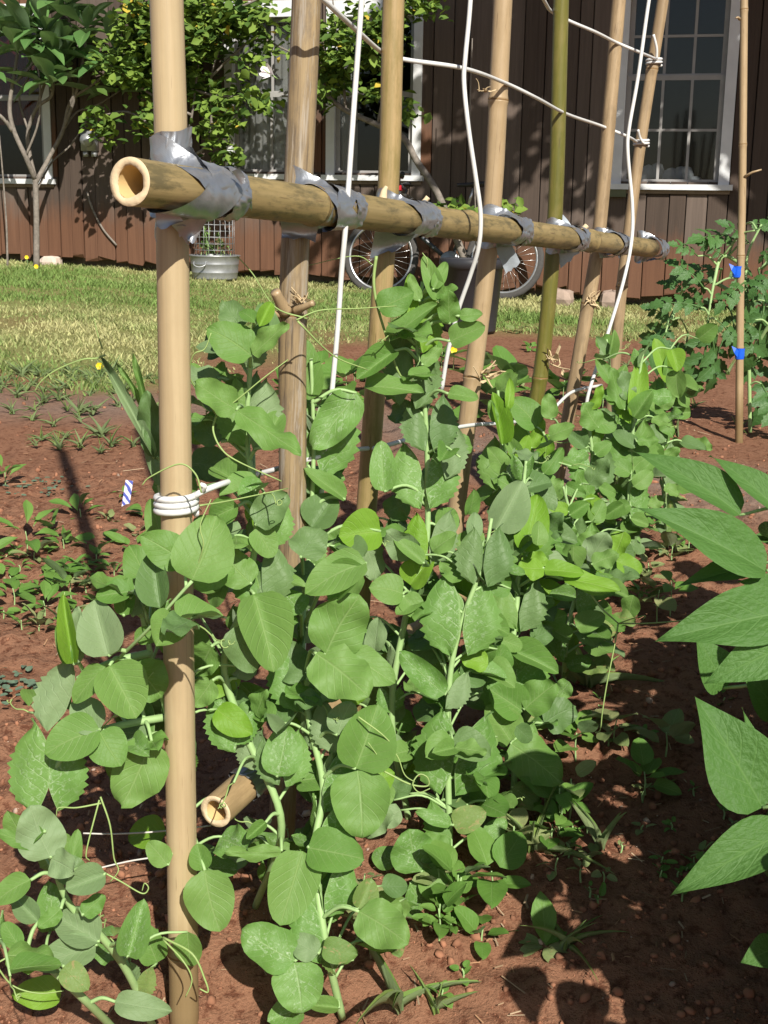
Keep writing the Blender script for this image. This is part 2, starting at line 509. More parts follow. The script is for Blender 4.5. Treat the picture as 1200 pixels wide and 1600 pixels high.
def build_ground():
    def axis(lo, f0, f1, hi, st):
        a = list(np.arange(f0, f1, st)); s = st; v = f0
        left = []
        while v > lo: s *= 1.22; v -= s; left.append(v)
        s = st; v = a[-1]; right = []
        while v < hi: s *= 1.22; v += s; right.append(v)
        return np.array(left[::-1] + a + right)
    xs = axis(-60, -1.5, 1.5, 60, .0125); ys = axis(-40, 1.5, 4.3, 120, .0125)
    X, Y = np.meshgrid(xs, ys)
    Z = ground_z(X, Y)
    near = np.clip((7 - Y) / 3, 0, 1)
    Z = Z + fbm(X, Y, 2.2, 3) * .05 * near + (np.abs(fbm(X, Y, 14, 4)) * .055 - .008) * near + fbm(X, Y, 40, 2) * .010 * near
    T = turf_share(X, Y); P = path_share(X, Y)
    n = len(xs)
    i = np.arange(len(ys) - 1)[:, None] * n + np.arange(n - 1)[None, :]
    F = np.stack([i, i + 1, i + n + 1, i + n], -1).reshape(-1, 4)
    col = np.stack([T, P, np.zeros_like(T), np.ones_like(T)], -1).reshape(-1, 4)
    me = np_mesh('ground', np.stack([X, Y, Z], -1).reshape(-1, 3), F, M['ground'], True, col)
    o = link('ground', me); o['kind'] = 'structure'
    return o
build_ground()

def build_clods():
    # icosahedron clods scattered over the bare soil
    ph = (1 + 5 ** .5) / 2
    ico = np.array([(-1, ph, 0), (1, ph, 0), (-1, -ph, 0), (1, -ph, 0), (0, -1, ph), (0, 1, ph), (0, -1, -ph), (0, 1, -ph), (ph, 0, -1), (ph, 0, 1), (-ph, 0, -1), (-ph, 0, 1)]) / 1.9
    fc = np.array([(0, 11, 5), (0, 5, 1), (0, 1, 7), (0, 7, 10), (0, 10, 11), (1, 5, 9), (5, 11, 4), (11, 10, 2), (10, 7, 6), (7, 1, 8), (3, 9, 4), (3, 4, 2), (3, 2, 6), (3, 6, 8), (3, 8, 9), (4, 9, 5), (2, 4, 11), (6, 2, 10), (8, 6, 7), (9, 8, 1)])
    n = 26000
    y = 1.45 + 4.6 * nrng.random(n) ** 1.6
    x = (nrng.random(n) * 2 - 1) * (.33 * y + .15)
    dens = fbm(x, y, 3.5, 3)
    keep = nrng.random(n) < np.clip(.55 + dens * 2.2, .12, 1)
    x, y = x[keep], y[keep]; n = len(x)
    s = .0016 + .0085 * nrng.random(n) ** 8
    z = ground_z(x, y) + fbm(x, y, 2.2, 3) * .05 + (np.abs(fbm(x, y, 14, 4)) * .055 - .008) + fbm(x, y, 40, 2) * .010
    V = ico[None] * (1 + .75 * (nrng.random((n, 12, 1)) - .5))
    sc = s[:, None, None] * (.7 + .6 * nrng.random((n, 1, 3)))
    V = V * sc
    a = nrng.random(n) * 6.28
    ca, sa = np.cos(a)[:, None], np.sin(a)[:, None]
    V = np.stack([V[..., 0] * ca - V[..., 1] * sa, V[..., 0] * sa + V[..., 1] * ca, V[..., 2]], -1)
    V += np.stack([x, y, z + s * .25], -1)[:, None]
    F = (fc[None] + (np.arange(n) * 12)[:, None, None]).reshape(-1, 3)
    b = np.array([.255, .118, .068])[None] * (.6 + .75 * nrng.random((n, 1)))
    pale = nrng.random(n) < .02
    b[pale] = np.array([.36, .26, .20]) * (.7 + .5 * nrng.random((pale.sum(), 1)))
    col = np.repeat(np.concatenate([b, np.ones((n, 1))], 1), 12, 0)
    o = link('soil_clods', np_mesh('soil_clods', V.reshape(-1, 3), F, M['tinted_soil'], False, col))
    tag(o, 'red brown crumbs and clods of earth strewn over the garden bed', 'soil')
    o['kind'] = 'stuff'
build_clods()

def blades(name, x, y, z, h, w, lean, base, label, cat):
    n = len(x)
    a = nrng.random(n) * 6.28; d = nrng.random(n) * 6.28
    dx, dy = np.cos(a) * w / 2, np.sin(a) * w / 2
    lx, ly = np.cos(d) * h * lean, np.sin(d) * h * lean
    V = np.empty((n, 5, 3))
    V[:, 0] = np.stack([x - dx, y - dy, z], -1); V[:, 1] = np.stack([x + dx, y + dy, z], -1)
    V[:, 2] = np.stack([x + dx * .8 + lx * .35, y + dy * .8 + ly * .35, z + h * .6], -1)
    V[:, 3] = np.stack([x - dx * .8 + lx * .35, y - dy * .8 + ly * .35, z + h * .6], -1)
    V[:, 4] = np.stack([x + lx, y + ly, z + h], -1)
    i = (np.arange(n) * 5)[:, None]
    F = np.concatenate([i + [[0, 1, 2]], i + [[0, 2, 3]], i + [[3, 2, 4]]], 0)
    col = np.repeat(np.concatenate([base, np.ones((n, 1))], 1), 5, 0)
    o = link(name, np_mesh(name, V.reshape(-1, 3), F, M['tinted'], False, col))
    tag(o, label, cat); o['kind'] = 'stuff'

def build_turf():
    n = 230000
    y = 4.6 + 9 * nrng.random(n); x = (nrng.random(n) * 2 - 1) * (.36 * y + .3)
    share = turf_share(x, y)
    clump = np.clip(fbm(x, y, 4, 3) * 3 + .5, 0, 1)
    keep = nrng.random(n) < np.where(share > .5, share * (.35 + .65 * clump), share * clump)
    x, y, clump = x[keep], y[keep], clump[keep]
    n = len(x)
    h = (.014 + .028 * nrng.random(n) ** 1.8) * (.6 + .7 * clump)
    dry = np.clip(fbm(x, y, 1.1, 4) * 2.6 + .30 + (nrng.random(n) - .5) * .7, 0, 1)[:, None]
    base = (1 - dry) * np.array([[.16, .245, .062]]) + dry * np.array([[.43, .41, .19]])
    base *= .75 + .5 * nrng.random((n, 1))
    blades('lawn_grass', x, y, ground_z(x, y) - .004, h, .007 + .004 * nrng.random(n), .7, base,
           'short yellowish green lawn grass between garden bed and house', 'grass')
build_turf()

# ------------------------------------------------------------------ the house
HA = at(0, 420, 12.2); HB = at(1200, 480, 10.5)
HE = Vector((HB.x - HA.x, HB.y - HA.y, 0)).normalized()
HN = Vector((HE.y, -HE.x, 0))                        # outwards, towards the garden
H0 = Vector((HA.x, HA.y, 0)).lerp(Vector((HB.x, HB.y, 0)), .5)
H0.z = float(ground_z(H0.x, H0.y))
HRZ = math.atan2(HE.y, HE.x)
def wall_at(px, py, off=0.0):
    d = ray(px, py); p0 = H0 + HN * off
    t = (p0 - CAM).dot(HN) / d.dot(HN)
    p = CAM + d * t
    return (p - H0).dot(HE), p.z - H0.z
def wall_pt(px, py, off):
    d = ray(px, py); p0 = H0 + HN * off
    return CAM + d * ((p0 - CAM).dot(HN) / d.dot(HN))

def build_house():
    H = thing('wooden_house', 'brown board house wall with white framed windows behind the lawn', 'house', H0, HRZ)
    wins = []          # s0, s1, z0, z1 (outer casing)
    def W(x0, x1, yb, yt, kind):
        s0 = wall_at(x0, yb)[0]; s1 = wall_at(x1, yb)[0]
        z0 = wall_at((x0 + x1) / 2, yb)[1]; z1 = wall_at((x0 + x1) / 2, yt)[1]
        wins.append((s0, s1, z0, z1, kind))
    W(-95, 86, 279, 8, 'dark'); W(355, 492, 272, 2, 'curtain'); W(511, 658, 274, 0, 'plain'); W(954, 1139, 288, -40, 'grid')
    top = 3.15
    def gz(s): 
        p = H0 + HE * s + HN * .05
        return float(ground_z(p.x, p.y)) - H0.z
    # boards, butted, cut round the windows
    s = -6.2; i = 0
    edges = []
    while s < 6.2:
        w = .105 + rng.random() * .09
        edges.append((s, s + w)); s += w
    for a, b in edges:
        spans = [(gz((a + b) / 2) + .05 + rng.random() * .05, top)]
        cuts = []
        for (s0, s1, z0, z1, k) in wins:
            if b > s0 + .03 and a < s1 - .03: cuts.append((s0, s1, z0, z1))
        y = -.010 * (i % 2) - rng.random() * .004
        pieces = []
        if not cuts: pieces = [(a, b, spans[0][0], top)]
        else:
            s0, s1, z0, z1 = cuts[0]
            pieces = [(a, b, spans[0][0], z0 + .02)]
            if z1 < top: pieces.append((a, b, z1 - .02, top))
            if a < s0 + .03: pieces.append((a, s0 + .03, z0 + .02, min(z1, top) - .02))
            if b > s1 - .03: pieces.append((s1 - .03, b, z0 + .02, min(z1, top) - .02))
        for (pa, pb, za, zb) in pieces:
            if pb - pa < .012 or zb - za < .02: continue
            m = MB(); g = .0035; w = pb - pa
            # chamfered front edges, ragged foot
            pr = [(g, .02), (g, -.004), (g + .004, -.008), (w - g - .004, -.008), (w - g, -.004), (w - g, .02)]
            V = []
            for zi, zz in enumerate((0, zb - za)):
                for (x, yy) in pr:
                    j = rng.uniform(-.02, .03) if zi == 0 and za < gz(a) + .2 else 0
                    V.append((x, yy, zz + j))
            F = [(k, k + 1, k + 7, k + 6) for k in range(5)] + [(5, 0, 6, 11), (0, 5, 4, 3, 2, 1), (6, 7, 8, 9, 10, 11)]
            m.add(V, F)
            m.build('board', M['board'], H, False, Matrix.Translation((pa, y - .012, za)))
        i += 1
    # interior, roof, foundation
    m = MB(); m.box((-6.3, 2.6, -.3), (6.3, 2.7, 3.3)); m.box((-6.4, .06, -.3), (-6.3, 2.7, 3.3)); m.box((6.3, .06, -.3), (6.4, 2.7, 3.3))
    m.box((-6.3, .06, .55), (6.3, 2.6, .6)); m.box((-6.3, .06, 3.12), (6.3, 2.6, 3.2))
    m.build('interior', M['interior'], H, False)
    m = MB(); m.box((-6.2, .16, -.3), (6.2, .24, .55)); m.build('foundation', M['bark_dark'], H, False)
    m = MB(); m.box((-6.8, -.45, 3.42), (6.8, 3.2, 3.5)); m.box((-6.8, -.47, 3.30), (6.8, -.44, 3.52)); m.box((-6.3, -.03, 3.15), (6.3, .06, 3.42))
    m.build('roof', M['roof'], H, False)
    for (s0, s1, z0, z1, kind) in wins:
        c = .075 if kind != 'grid' else .085
        zt = min(z1, 3.1)
        w = MB(); w.box((s0, -.045, z0), (s0 + c, .05, zt)); w.box((s1 - c, -.045, z0), (s1, .05, zt))
        w.box((s0 + c + .001, -.044, zt - .13), (s1 - c - .001, .05, zt))
        win = w.build('window', M['white_paint'], H, False)
        def sub(n, mb, mat): return mb.build(n, mat, win, False)
        b = MB(); b.box((s0 - .03, -.085, z0 - .045), (s1 + .03, .05, z0 - .001)); sub('sill', b, M['white_paint'])
        b = MB(); b.box((s0 - .01, -.05, z0 - .075), (s1 + .01, -.03, z0 - .047)); sub('apron', b, M['bark_dark'])
        a, d = s0 + c + .002, s1 - c - .002
        lo, hi = z0 + .001, zt - .132
        mid = lo + .52 * (hi - lo) if kind != 'grid' else wall_at(1040, 120)[1]
        t = .038
        for nm, (q0, q1, yy) in (('lower', (lo, mid + .012, .012)), ('upper', (mid - .012, hi, .040))):
            b = MB()
            b.box((a, yy - .012, q0), (a + t, yy + .012, q1)); b.box((d - t, yy - .012, q0), (d, yy + .012, q1))
            b.box((a + t, yy - .0115, q0), (d - t, yy + .0115, q0 + t)); b.box((a + t, yy - .0115, q1 - t), (d - t, yy + .0115, q1))
            sub('sash', b, M['sash_paint'])
            g = MB(); g.box((a + t - .004, yy - .002, q0 + t - .004), (d - t + .004, yy + .002, q1 - t + .004)); sub('pane', g, M['glass'])
            if kind in ('grid', 'curtain'):
                xs_ = [.36, .69] if kind == 'grid' else [.52]
                for f in xs_:
                    xm = a + t + f * (d - a - 2 * t)
                    b = MB(); b.box((xm - .011, yy - .011, q0 + t), (xm + .011, yy + .009, q1 - t)); sub('muntin', b, M['sash_paint'])
                if kind == 'grid':
                    zm = (q0 + q1) / 2
                    b = MB(); b.box((a + t, yy - .0105, zm - .010), (d - t, yy + .0085, zm + .010)); sub('muntin', b, M['sash_paint'])
        if kind in ('curtain', 'dark', 'plain'):
            n = 60; V = []; F = []
            full = kind == 'curtain'
            x0, x1 = (a, d) if full else ((a, d) if kind == 'dark' else (a, a + .16))
            zl = lo if kind != 'dark' else lo + .35 * (hi - lo)
            for k in range(n + 1):
                x = x0 + (x1 - x0) * k / n
                yy = .12 + .016 * math.sin(k * 1.15) + .01 * math.sin(k * .37)
                V += [(x, yy, zl), (x, yy + .005, hi)]
            F = [(2 * k, 2 * k + 2, 2 * k + 3, 2 * k + 1) for k in range(n)]
            b = MB(); b.add(V, F)
            b.build('curtain', M['curtain_red'] if kind == 'dark' else M['curtain'], win, True)
        if kind == 'grid':
            b = MB()
            r2 = random.Random(3)
            for k in range(9):
                cx = a + .1 + .06 * k + r2.uniform(-.02, .02); h = r2.uniform(.05, .16)
                b.lathe([(.001, h), (.04, h * .9), (.065, h * .5), (.06, 0), (.001, 0)], 9, Matrix.Translation((cx, .2 + r2.uniform(-.04, .04), z0 + .02)))
            b.build('curtain', M['bag_white'], win, True)  # crumpled white bag standing behind the glass, not a curtain
    # meter box, conduit, block under the sill
    s_, z_ = wall_at(146, 222)
    b = MB(); b.box((s_ - .07, -.11, z_ - .08), (s_ + .07, -.025, z_ + .09))
    b.lathe([(.001, .05), (.055, .045), (.06, 0)], 16, Matrix.Translation((s_, -.11, z_ + .01)) @ Matrix.Rotation(rad(90), 4, 'X'))
    b.box((s_ - .06, -.09, z_ - .13), (s_ - .02, -.04, z_ - .08)); b.box((s_ + .02, -.09, z_ - .13), (s_ + .06, -.04, z_ - .08))
    b.build('meter_box', M['galv'], H, True)
    s_, z_ = wall_at(966, 298)
    b = MB(); b.box((s_ - .09, -.075, z_ - .05), (s_ + .07, -.025, z_ + .04)); b.build('sill_block', simple('olive_paint', (.10, .11, .06), .7), H, False)
    pts = [wall_at(140, 300), wall_at(148, 325), wall_at(165, 358), wall_at(186, 383)]
    b = MB(); b.tube(smooth_path([(p[0], -.05, p[1]) for p in pts], 6), .010, 6); b.build('cable', M['bark'], H)
    return H
house = build_house()

# stones and a plank along the foot of the wall
def stone(px, py, sx, sy, sz, label, mat='stone', seed=0):
    r2 = random.Random(seed)
    p = G(px, py)
    n, k = 7, 10; V = []; F = []
    for i in range(n):
        th = math.pi * i / (n - 1)
        for j in range(k):
            ph = 2 * math.pi * j / k
            q = Vector((math.sin(th) * math.cos(ph), math.sin(th) * math.sin(ph), math.cos(th)))
            q = Vector([math.copysign(abs(c) ** .55, c) for c in q]) * (1 + r2.uniform(-.10, .10))
            V.append((q.x * sx, q.y * sy, q.z * sz))
    for i in range(n - 1):
        for j in range(k):
            F.append((i * k + j, (i + 1) * k + j, (i + 1) * k + (j + 1) % k, i * k + (j + 1) % k))
    b = MB(); b.add(V, F)
    o = b.build('stone', M[mat], None, False, Matrix.Translation(p + Vector((0, 0, sz * .6))) @ Matrix.Rotation(HRZ + r2.uniform(-.2, .2), 4, 'Z'))
    tag(o, label, 'stone', 'stones along the foot of the house wall')
stone(80, 414, .10, .08, .05, 'pale pinkish stone at the wall beside the plumeria trunk', 'stone_pale', 1)
stone(135, 414, .28, .08, .05, 'long flat brown stone at the wall right of the pale one', 'stone', 2)
stone(207, 415, .11, .07, .05, 'dark rough stone at the wall left of the front bamboo post', 'stone', 3)
stone(872, 476, .13, .10, .08, 'grey brown stone at the wall left of the green post', 'stone', 4)
stone(955, 482, .10, .10, .09, 'reddish block at the wall under the grid window', 'stone', 5)

# ------------------------------------------------------------------ galvanised tub with a mesh ring and seedlings
def build_tub():
    p = G(336, 437)
    T = thing('wash_tub', 'round galvanised metal tub with wire ring and seedlings by the wall', 'tub', p)
    m = MB(); m.lathe([(.001, .01), (.185, .01), (.19, 0), (.192, .02), (.197, .06), (.201, .065), (.199, .07), (.204, .13), (.208, .135), (.206, .14), (.212, .195), (.22, .2), (.222, .21), (.214, .212), (.208, .2), (.2, .15), (.001, .15)], 40)
    m.build('body', M['galv'], T)
    m = MB(); m.lathe([(.001, .17), (.19, .165), (.205, .15)], 24); m.build('soil', simple('tub_soil', (.10, .06, .04), .95), T)
    for sx in (-.1,):
        m = MB(); m.tube(smooth_path([(sx - .05, -.2, .16), (sx - .045, -.225, .13), (sx, -.235, .115), (sx + .045, -.225, .13), (sx + .05, -.2, .16)], 5), .006, 6); m.build('handle', M['galv'], T)
    m = MB(); r = .17
    for k in range(22):
        a = 2 * math.pi * k / 22
        m.tube([(r * math.cos(a), r * math.sin(a), .16), (r * math.cos(a), r * math.sin(a), .52)], .0022, 3)
    for z in np.arange(.2, .53, .053):
        m.tube([(r * math.cos(2 * math.pi * k / 24), r * math.sin(2 * math.pi * k / 24), z) for k in range(25)], .0022, 3)
    m.build('wire_ring', M['galv'], T)
    r2 = random.Random(5)
    m = MB(); V = []; F = []; C = []
    for k in range(14):
        a = r2.random() * 6.28; rr = r2.random() * .14
        b0 = Vector((rr * math.cos(a), rr * math.sin(a), .16)); h = r2.uniform(.1, .33)
        t_ = b0 + Vector((r2.uniform(-.05, .05), r2.uniform(-.05, .05), h)); m.tube(smooth_path([b0, b0.lerp(t_, .5) + Vector((.01, 0, 0)), t_], 3), [.004, .002], 4)
        for q in range(6):
            c = b0.lerp(t_, r2.uniform(.3, 1)); d = Vector((r2.uniform(-1, 1), r2.uniform(-1, 1), r2.uniform(0, .8))).normalized() * r2.uniform(.03, .06)
            sd = d.cross(Vector((0, 0, 1))).normalized() * .014; o = len(V)
            V += [c, c + d * .5 + sd, c + d, c + d * .5 - sd]; F.append((o, o + 1, o + 2, o + 3)); g = r2.uniform(.7, 1.3)
            C += [(.12 * g, .22 * g, .05 * g, 1)] * 4
    m.build('seedling_stems', M['stem'], T)
    link('seedling_leaves', np_mesh('seedling_leaves', [tuple(v) for v in V], F, M['tinted'], False, C), T)
build_tub()

def build_pot():
    p = G(735, 519)
    m = MB(); m.lathe([(.001, .02), (.15, .02), (.155, 0), (.16, .02), (.192, .40), (.205, .405), (.208, .455), (.2, .46), (.19, .455), (.186, .40), (.001, .38)], 36)
    T = thing('plant_pot', 'tall black plastic pot on the lawn behind the bamboo frame', 'pot', p)
    m.build('body', M['black_plastic'], T)
    m = MB(); m.lathe([(.001, .40), (.1, .395), (.187, .385)], 20); m.build('soil', simple('pot_soil', (.07, .045, .03), .95), T)
build_pot()

# ------------------------------------------------------------------ bicycle leaning on the wall
def build_bike():
    c1 = wall_pt(594, 404, .34); c2 = wall_pt(786, 414, .34)
    base = c1.lerp(c2, .5); base.z = float(ground_z(base.x, base.y)) - .02
    Bk = thing('bicycle', 'bicycle with grey wheels leaning on the house wall behind the rail', 'bicycle', base, HRZ)
    tilt = Matrix.Rotation(rad(-7), 4, 'X')
    R = .325; wb = .525
    dark = simple('bike_frame_paint', (.05, .06, .07), .35, .5); rub = simple('bike_tyre', (.07, .066, .063), .85, .2, 0, .3, 60)
    alu = simple('bike_rim', (.55, .55, .55), .3, .5, .8); blue = simple('bike_fork_paint', (.42, .50, .58), .35, .5)
    def wheel(x):
        wl = MB()
        n = 44
        pr = [(R - .045, -.018), (R - .02, -.024), (R - .004, -.014), (R, 0), (R - .004, .014), (R - .02, .024), (R - .045, .018)]
        V = []; F = []
        for k in range(n):
            a = 2 * math.pi * k / n
            for (r, y) in pr:
                rr = r + (.004 if (k % 2 and r > R - .01) else 0)
                V.append((rr * math.cos(a), y, rr * math.sin(a)))
        q = len(pr)
        for k in range(n):
            for j in range(q - 1): F.append((k * q + j, ((k + 1) % n) * q + j, ((k + 1) % n) * q + j + 1, k * q + j + 1))
        wl.add(V, F)
        Mx = tilt @ Matrix.Translation((x, 0, R))
        o = wl.build('wheel', rub, Bk, True, Mx)
        rm = MB(); pr2 = [(R - .043, -.0135), (R - .062, -.012), (R - .066, 0), (R - .062, .012), (R - .043, .0135)]
        V = []; F = []; q = len(pr2)
        for k in range(n):
            a = 2 * math.pi * k / n
            for (r, y) in pr2: V.append((r * math.cos(a), y, r * math.sin(a)))
        for k in range(n):
            for j in range(q): F.append((k * q + j, k * q + (j + 1) % q, ((k + 1) % n) * q + (j + 1) % q, ((k + 1) % n) * q + j))
        rm.add(V, F); rm.build('rim', alu, o)
        sp = MB()
        for k in range(28):
            a = 2 * math.pi * k / 28; b_ = a + (.5 if k % 2 else -.5); sy = .022 if k % 4 < 2 else -.022
            sp.tube([(.02 * math.cos(b_), sy, .02 * math.sin(b_)), ((R - .06) * math.cos(a), 0, (R - .06) * math.sin(a))], .0016, 3)
        sp.build('spokes', alu, o)
        hb = MB(); hb.tube([(0, -.05, 0), (0, -.03, 0), (0, .03, 0), (0, .05, 0)], [.008, .02, .02, .008], 10); hb.build('hub', alu, o)
        return o
    wheel(-wb); wheel(wb)
    f = MB()
    bb = Vector((.08, 0, .29)); st = Vector((.20, 0, .76)); ht = Vector((-.36, 0, .80)); hb = Vector((-.395, 0, .66)); rx = Vector((wb, 0, R))
    for a, b, r in ((bb, st, .016), (ht, st.lerp(bb, .12), .016), (hb, bb, .019), (ht, hb, .021)): f.tube([a, b], r, 8)
    for sy in (-.05, .05):
        o = Vector((0, sy, 0)); f.tube([bb + o * .4, rx + o], .009, 6); f.tube([st.lerp(bb, .15) + o * .3, rx + o], .009, 6)
    f.build('frame', dark, Bk, True, tilt)
    f = MB()
    for sy in (-.055, .055):
        f.tube(smooth_path([hb + Vector((-.01, sy * .7, -.02)), Vector((-.47, sy, .5)), Vector((-wb, sy, R))], 5), [.016, .015, .010], 8)
    f.box((-.43, -.055, .62), (-.38, .055, .66)); f.build('fork', blue, Bk, True, tilt)
    f = MB(); f.tube([ht, ht + Vector((.03, 0, .07)), ht + Vector((-.03, 0, .12))], .014, 8)
    f.tube(smooth_path([Vector((-.30, -.28, .96)), Vector((-.36, -.15, .95)), ht + Vector((-.03, 0, .12)), Vector((-.36, .15, .95)), Vector((-.30, .28, .96))], 5), .013, 8)
    f.tube([Vector((-.30, -.29, .965)), Vector((-.33, -.18, .955))], .019, 8); f.tube([Vector((-.30, .29, .965)), Vector((-.33, .18, .955))], .019, 8)
    f.tube([Vector((-.36, -.16, .95)), Vector((-.42, -.24, .91))], .008, 6)
    f.build('handlebar', M['black_plastic'], Bk, True, tilt)
    f = MB(); f.box((-.41, -.03, .87), (-.37, .03, .91)); f.build('reflector', simple('red_reflector', (.5, .02, .03), .3), Bk, False, tilt)
    f = MB(); f.tube([st, st + Vector((.035, 0, .14))], .013, 8); f.build('seat_post', alu, Bk, True, tilt)
    f = MB(); V = []; F = []
    for i in range(9):
        t_ = i / 8; w = .018 + .06 * max(0, (t_ - .35)) ** .8; x = .10 + .26 * t_
        for k in range(8):
            a = 2 * math.pi * k / 8; V.append((x, w * math.cos(a) * (1.2), .92 + .012 * t_ + .022 * math.sin(a) * (.7 + .5 * t_)))
    for i in range(8):
        for k in range(8): F.append((i * 8 + k, i * 8 + (k + 1) % 8, i * 8 + 8 + (k + 1) % 8, i * 8 + 8 + k))
    F += [tuple(range(8)), tuple(range(64, 72))]
    f.add(V, F); f.build('saddle', M['black_plastic'], Bk, True, tilt)
    f = MB(); f.lathe([(.001, -.006), (.085, -.006), (.09, 0), (.085, .006), (.001, .006)], 24, Matrix.Translation(bb + Vector((0, -.06, 0))) @ Matrix.Rotation(rad(90), 4, 'X'))
    f.tube([bb + Vector((0, -.07, 0)), bb + Vector((-.12, -.08, -.11))], .010, 6); f.tube([bb + Vector((0, .07, 0)), bb + Vector((.12, .08, .11))], .010, 6)
    f.box((-.09, -.17, .165), (.0, -.09, .19)); f.build('crank', M['galv'], Bk, True, tilt)
build_bike()

# ------------------------------------------------------------------ the bamboo trellis
def proj(p):
    q = CAM_R.transposed() @ (Vector(p) - CAM)
    return 600 + FPX * q.x / -q.z, 800 - FPX * q.y / -q.z

RAIL0 = at(203, 284, 1.62); RAIL1 = at(1017, 388, 4.0)
RDIR = (RAIL1 - RAIL0).normalized()
RSIDE = RDIR.cross(Vector((0, 0, 1))).normalized()      # towards the camera side
def rail_r(t): return .0298 + (.0270 - .0298) * t
def post_xy(px, py, r):
    """where a post seen at (px, py) stands so that it touches the back of the rail"""
    lo, hi = 0.0, 1.1
    for _ in range(40):
        m = .5 * (lo + hi)
        p = RAIL0.lerp(RAIL1, m) - RSIDE * (rail_r(m) + r)
        if proj(p)[0] < px: lo = m
        else: hi = m
    return p, lo

def bamboo(name, path, r0, r1, nodes, mat, parent, root, open_end=None, ns=20, squash=1.0):
    """path: world points, nodes: arc fractions; open_end: 'start' makes a hollow sawn end"""
    path = [Vector(p) for p in path]
    M0 = frame_z(path[0], path[-1]); Mi = M0.inverted()
    lp = [Mi @ p for p in path]
    L = lp[-1].z
    zs = list(np.linspace(0, L, 26))
    prof = {}
    for f in nodes:
        c = f * L
        zs = [z for z in zs if abs(z - c) > .02]
        for dz, k in ((-.022, 1.0), (-.010, 1.03), (-.004, 1.10), (-.0018, 1.11), (0, 1.0), (.0018, 1.085), (.005, 1.06), (.012, 1.01)):
            zs.append(c + dz); prof[round(c + dz, 6)] = k
    zs = sorted(z for z in zs if -1e-6 <= z <= L + 1e-6)
    px_ = [p.z for p in lp]
    V, F = [], []
    rr = random.Random(hash(name + str(round(L, 3))) & 0xffff)
    ph = rr.random() * 6
    for z in zs:
        cx = np.interp(z, px_, [p.x for p in lp]); cy = np.interp(z, px_, [p.y for p in lp])
        k = prof.get(round(z, 6), 1.0)
        r = (r0 + (r1 - r0) * z / L) * k
        for j in range(ns):
            a = 2 * math.pi * j / ns
            r_ = r * (1 + .012 * math.sin(2 * a + ph) + .006 * math.sin(3 * a - ph + z * 3))
            V.append((cx + r_ * math.cos(a), cy + r_ * math.sin(a), z))
    n = len(zs)
    for i in range(n - 1):
        for j in range(ns):
            a = i * ns + j; b = i * ns + (j + 1) % ns
            F.append((a, b, b + ns, a + ns))
    if not open_end: F.append(tuple(range(ns))[::-1])
    F.append(tuple(range((n - 1) * ns, n * ns)))
    Mroot = Matrix.Translation(-root.location)
    mb = MB(); mb.add(V, F)
    post = mb.build(name, mat, parent, True, Mroot @ M0)
    for f in nodes:
        c = f * L; r = r0 + (r1 - r0) * f
        cx = np.interp(c, px_, [p.x for p in lp]); cy = np.interp(c, px_, [p.y for p in lp])
        b = MB(); b.lathe([(r * .98, c - .0034), (r * 1.108, c - .0016), (r * 1.085, c), (r * 1.10, c + .0014), (r * 1.0, c + .0030)], ns, Matrix.Translation((cx, cy, 0)))
        b.build('node_ring', M['bam_node'], post)
    if open_end:
        b = MB(); r = r0; w = .655
        pr = [(r * .998, 0.0), (r * .985, -.0012), (r * (w + .03), -.0012), (r * w, .002)]
        b.lathe(pr, ns * 2)
        vv = b.V
        for i_, v in enumerate(vv):
            a = math.atan2(v.y, v.x)
            if math.hypot(v.x, v.y) < r * .8:
                k = 1 + .10 * math.sin(a * 3 + 1) * (1 if math.sin(a) > .3 else .4) + rr.uniform(-.02, .02)
                vv[i_] = Vector((v.x * k, v.y * k, v.z))
        b.build('cut_face', M['bam_cut'], post)
        b = MB(); b.lathe([(r * w * 1.06, .001), (r * w, .02), (r * w, .16), (.001, .165)], ns * 2); b.build('hollow', M['bam_in'], post)
    return post

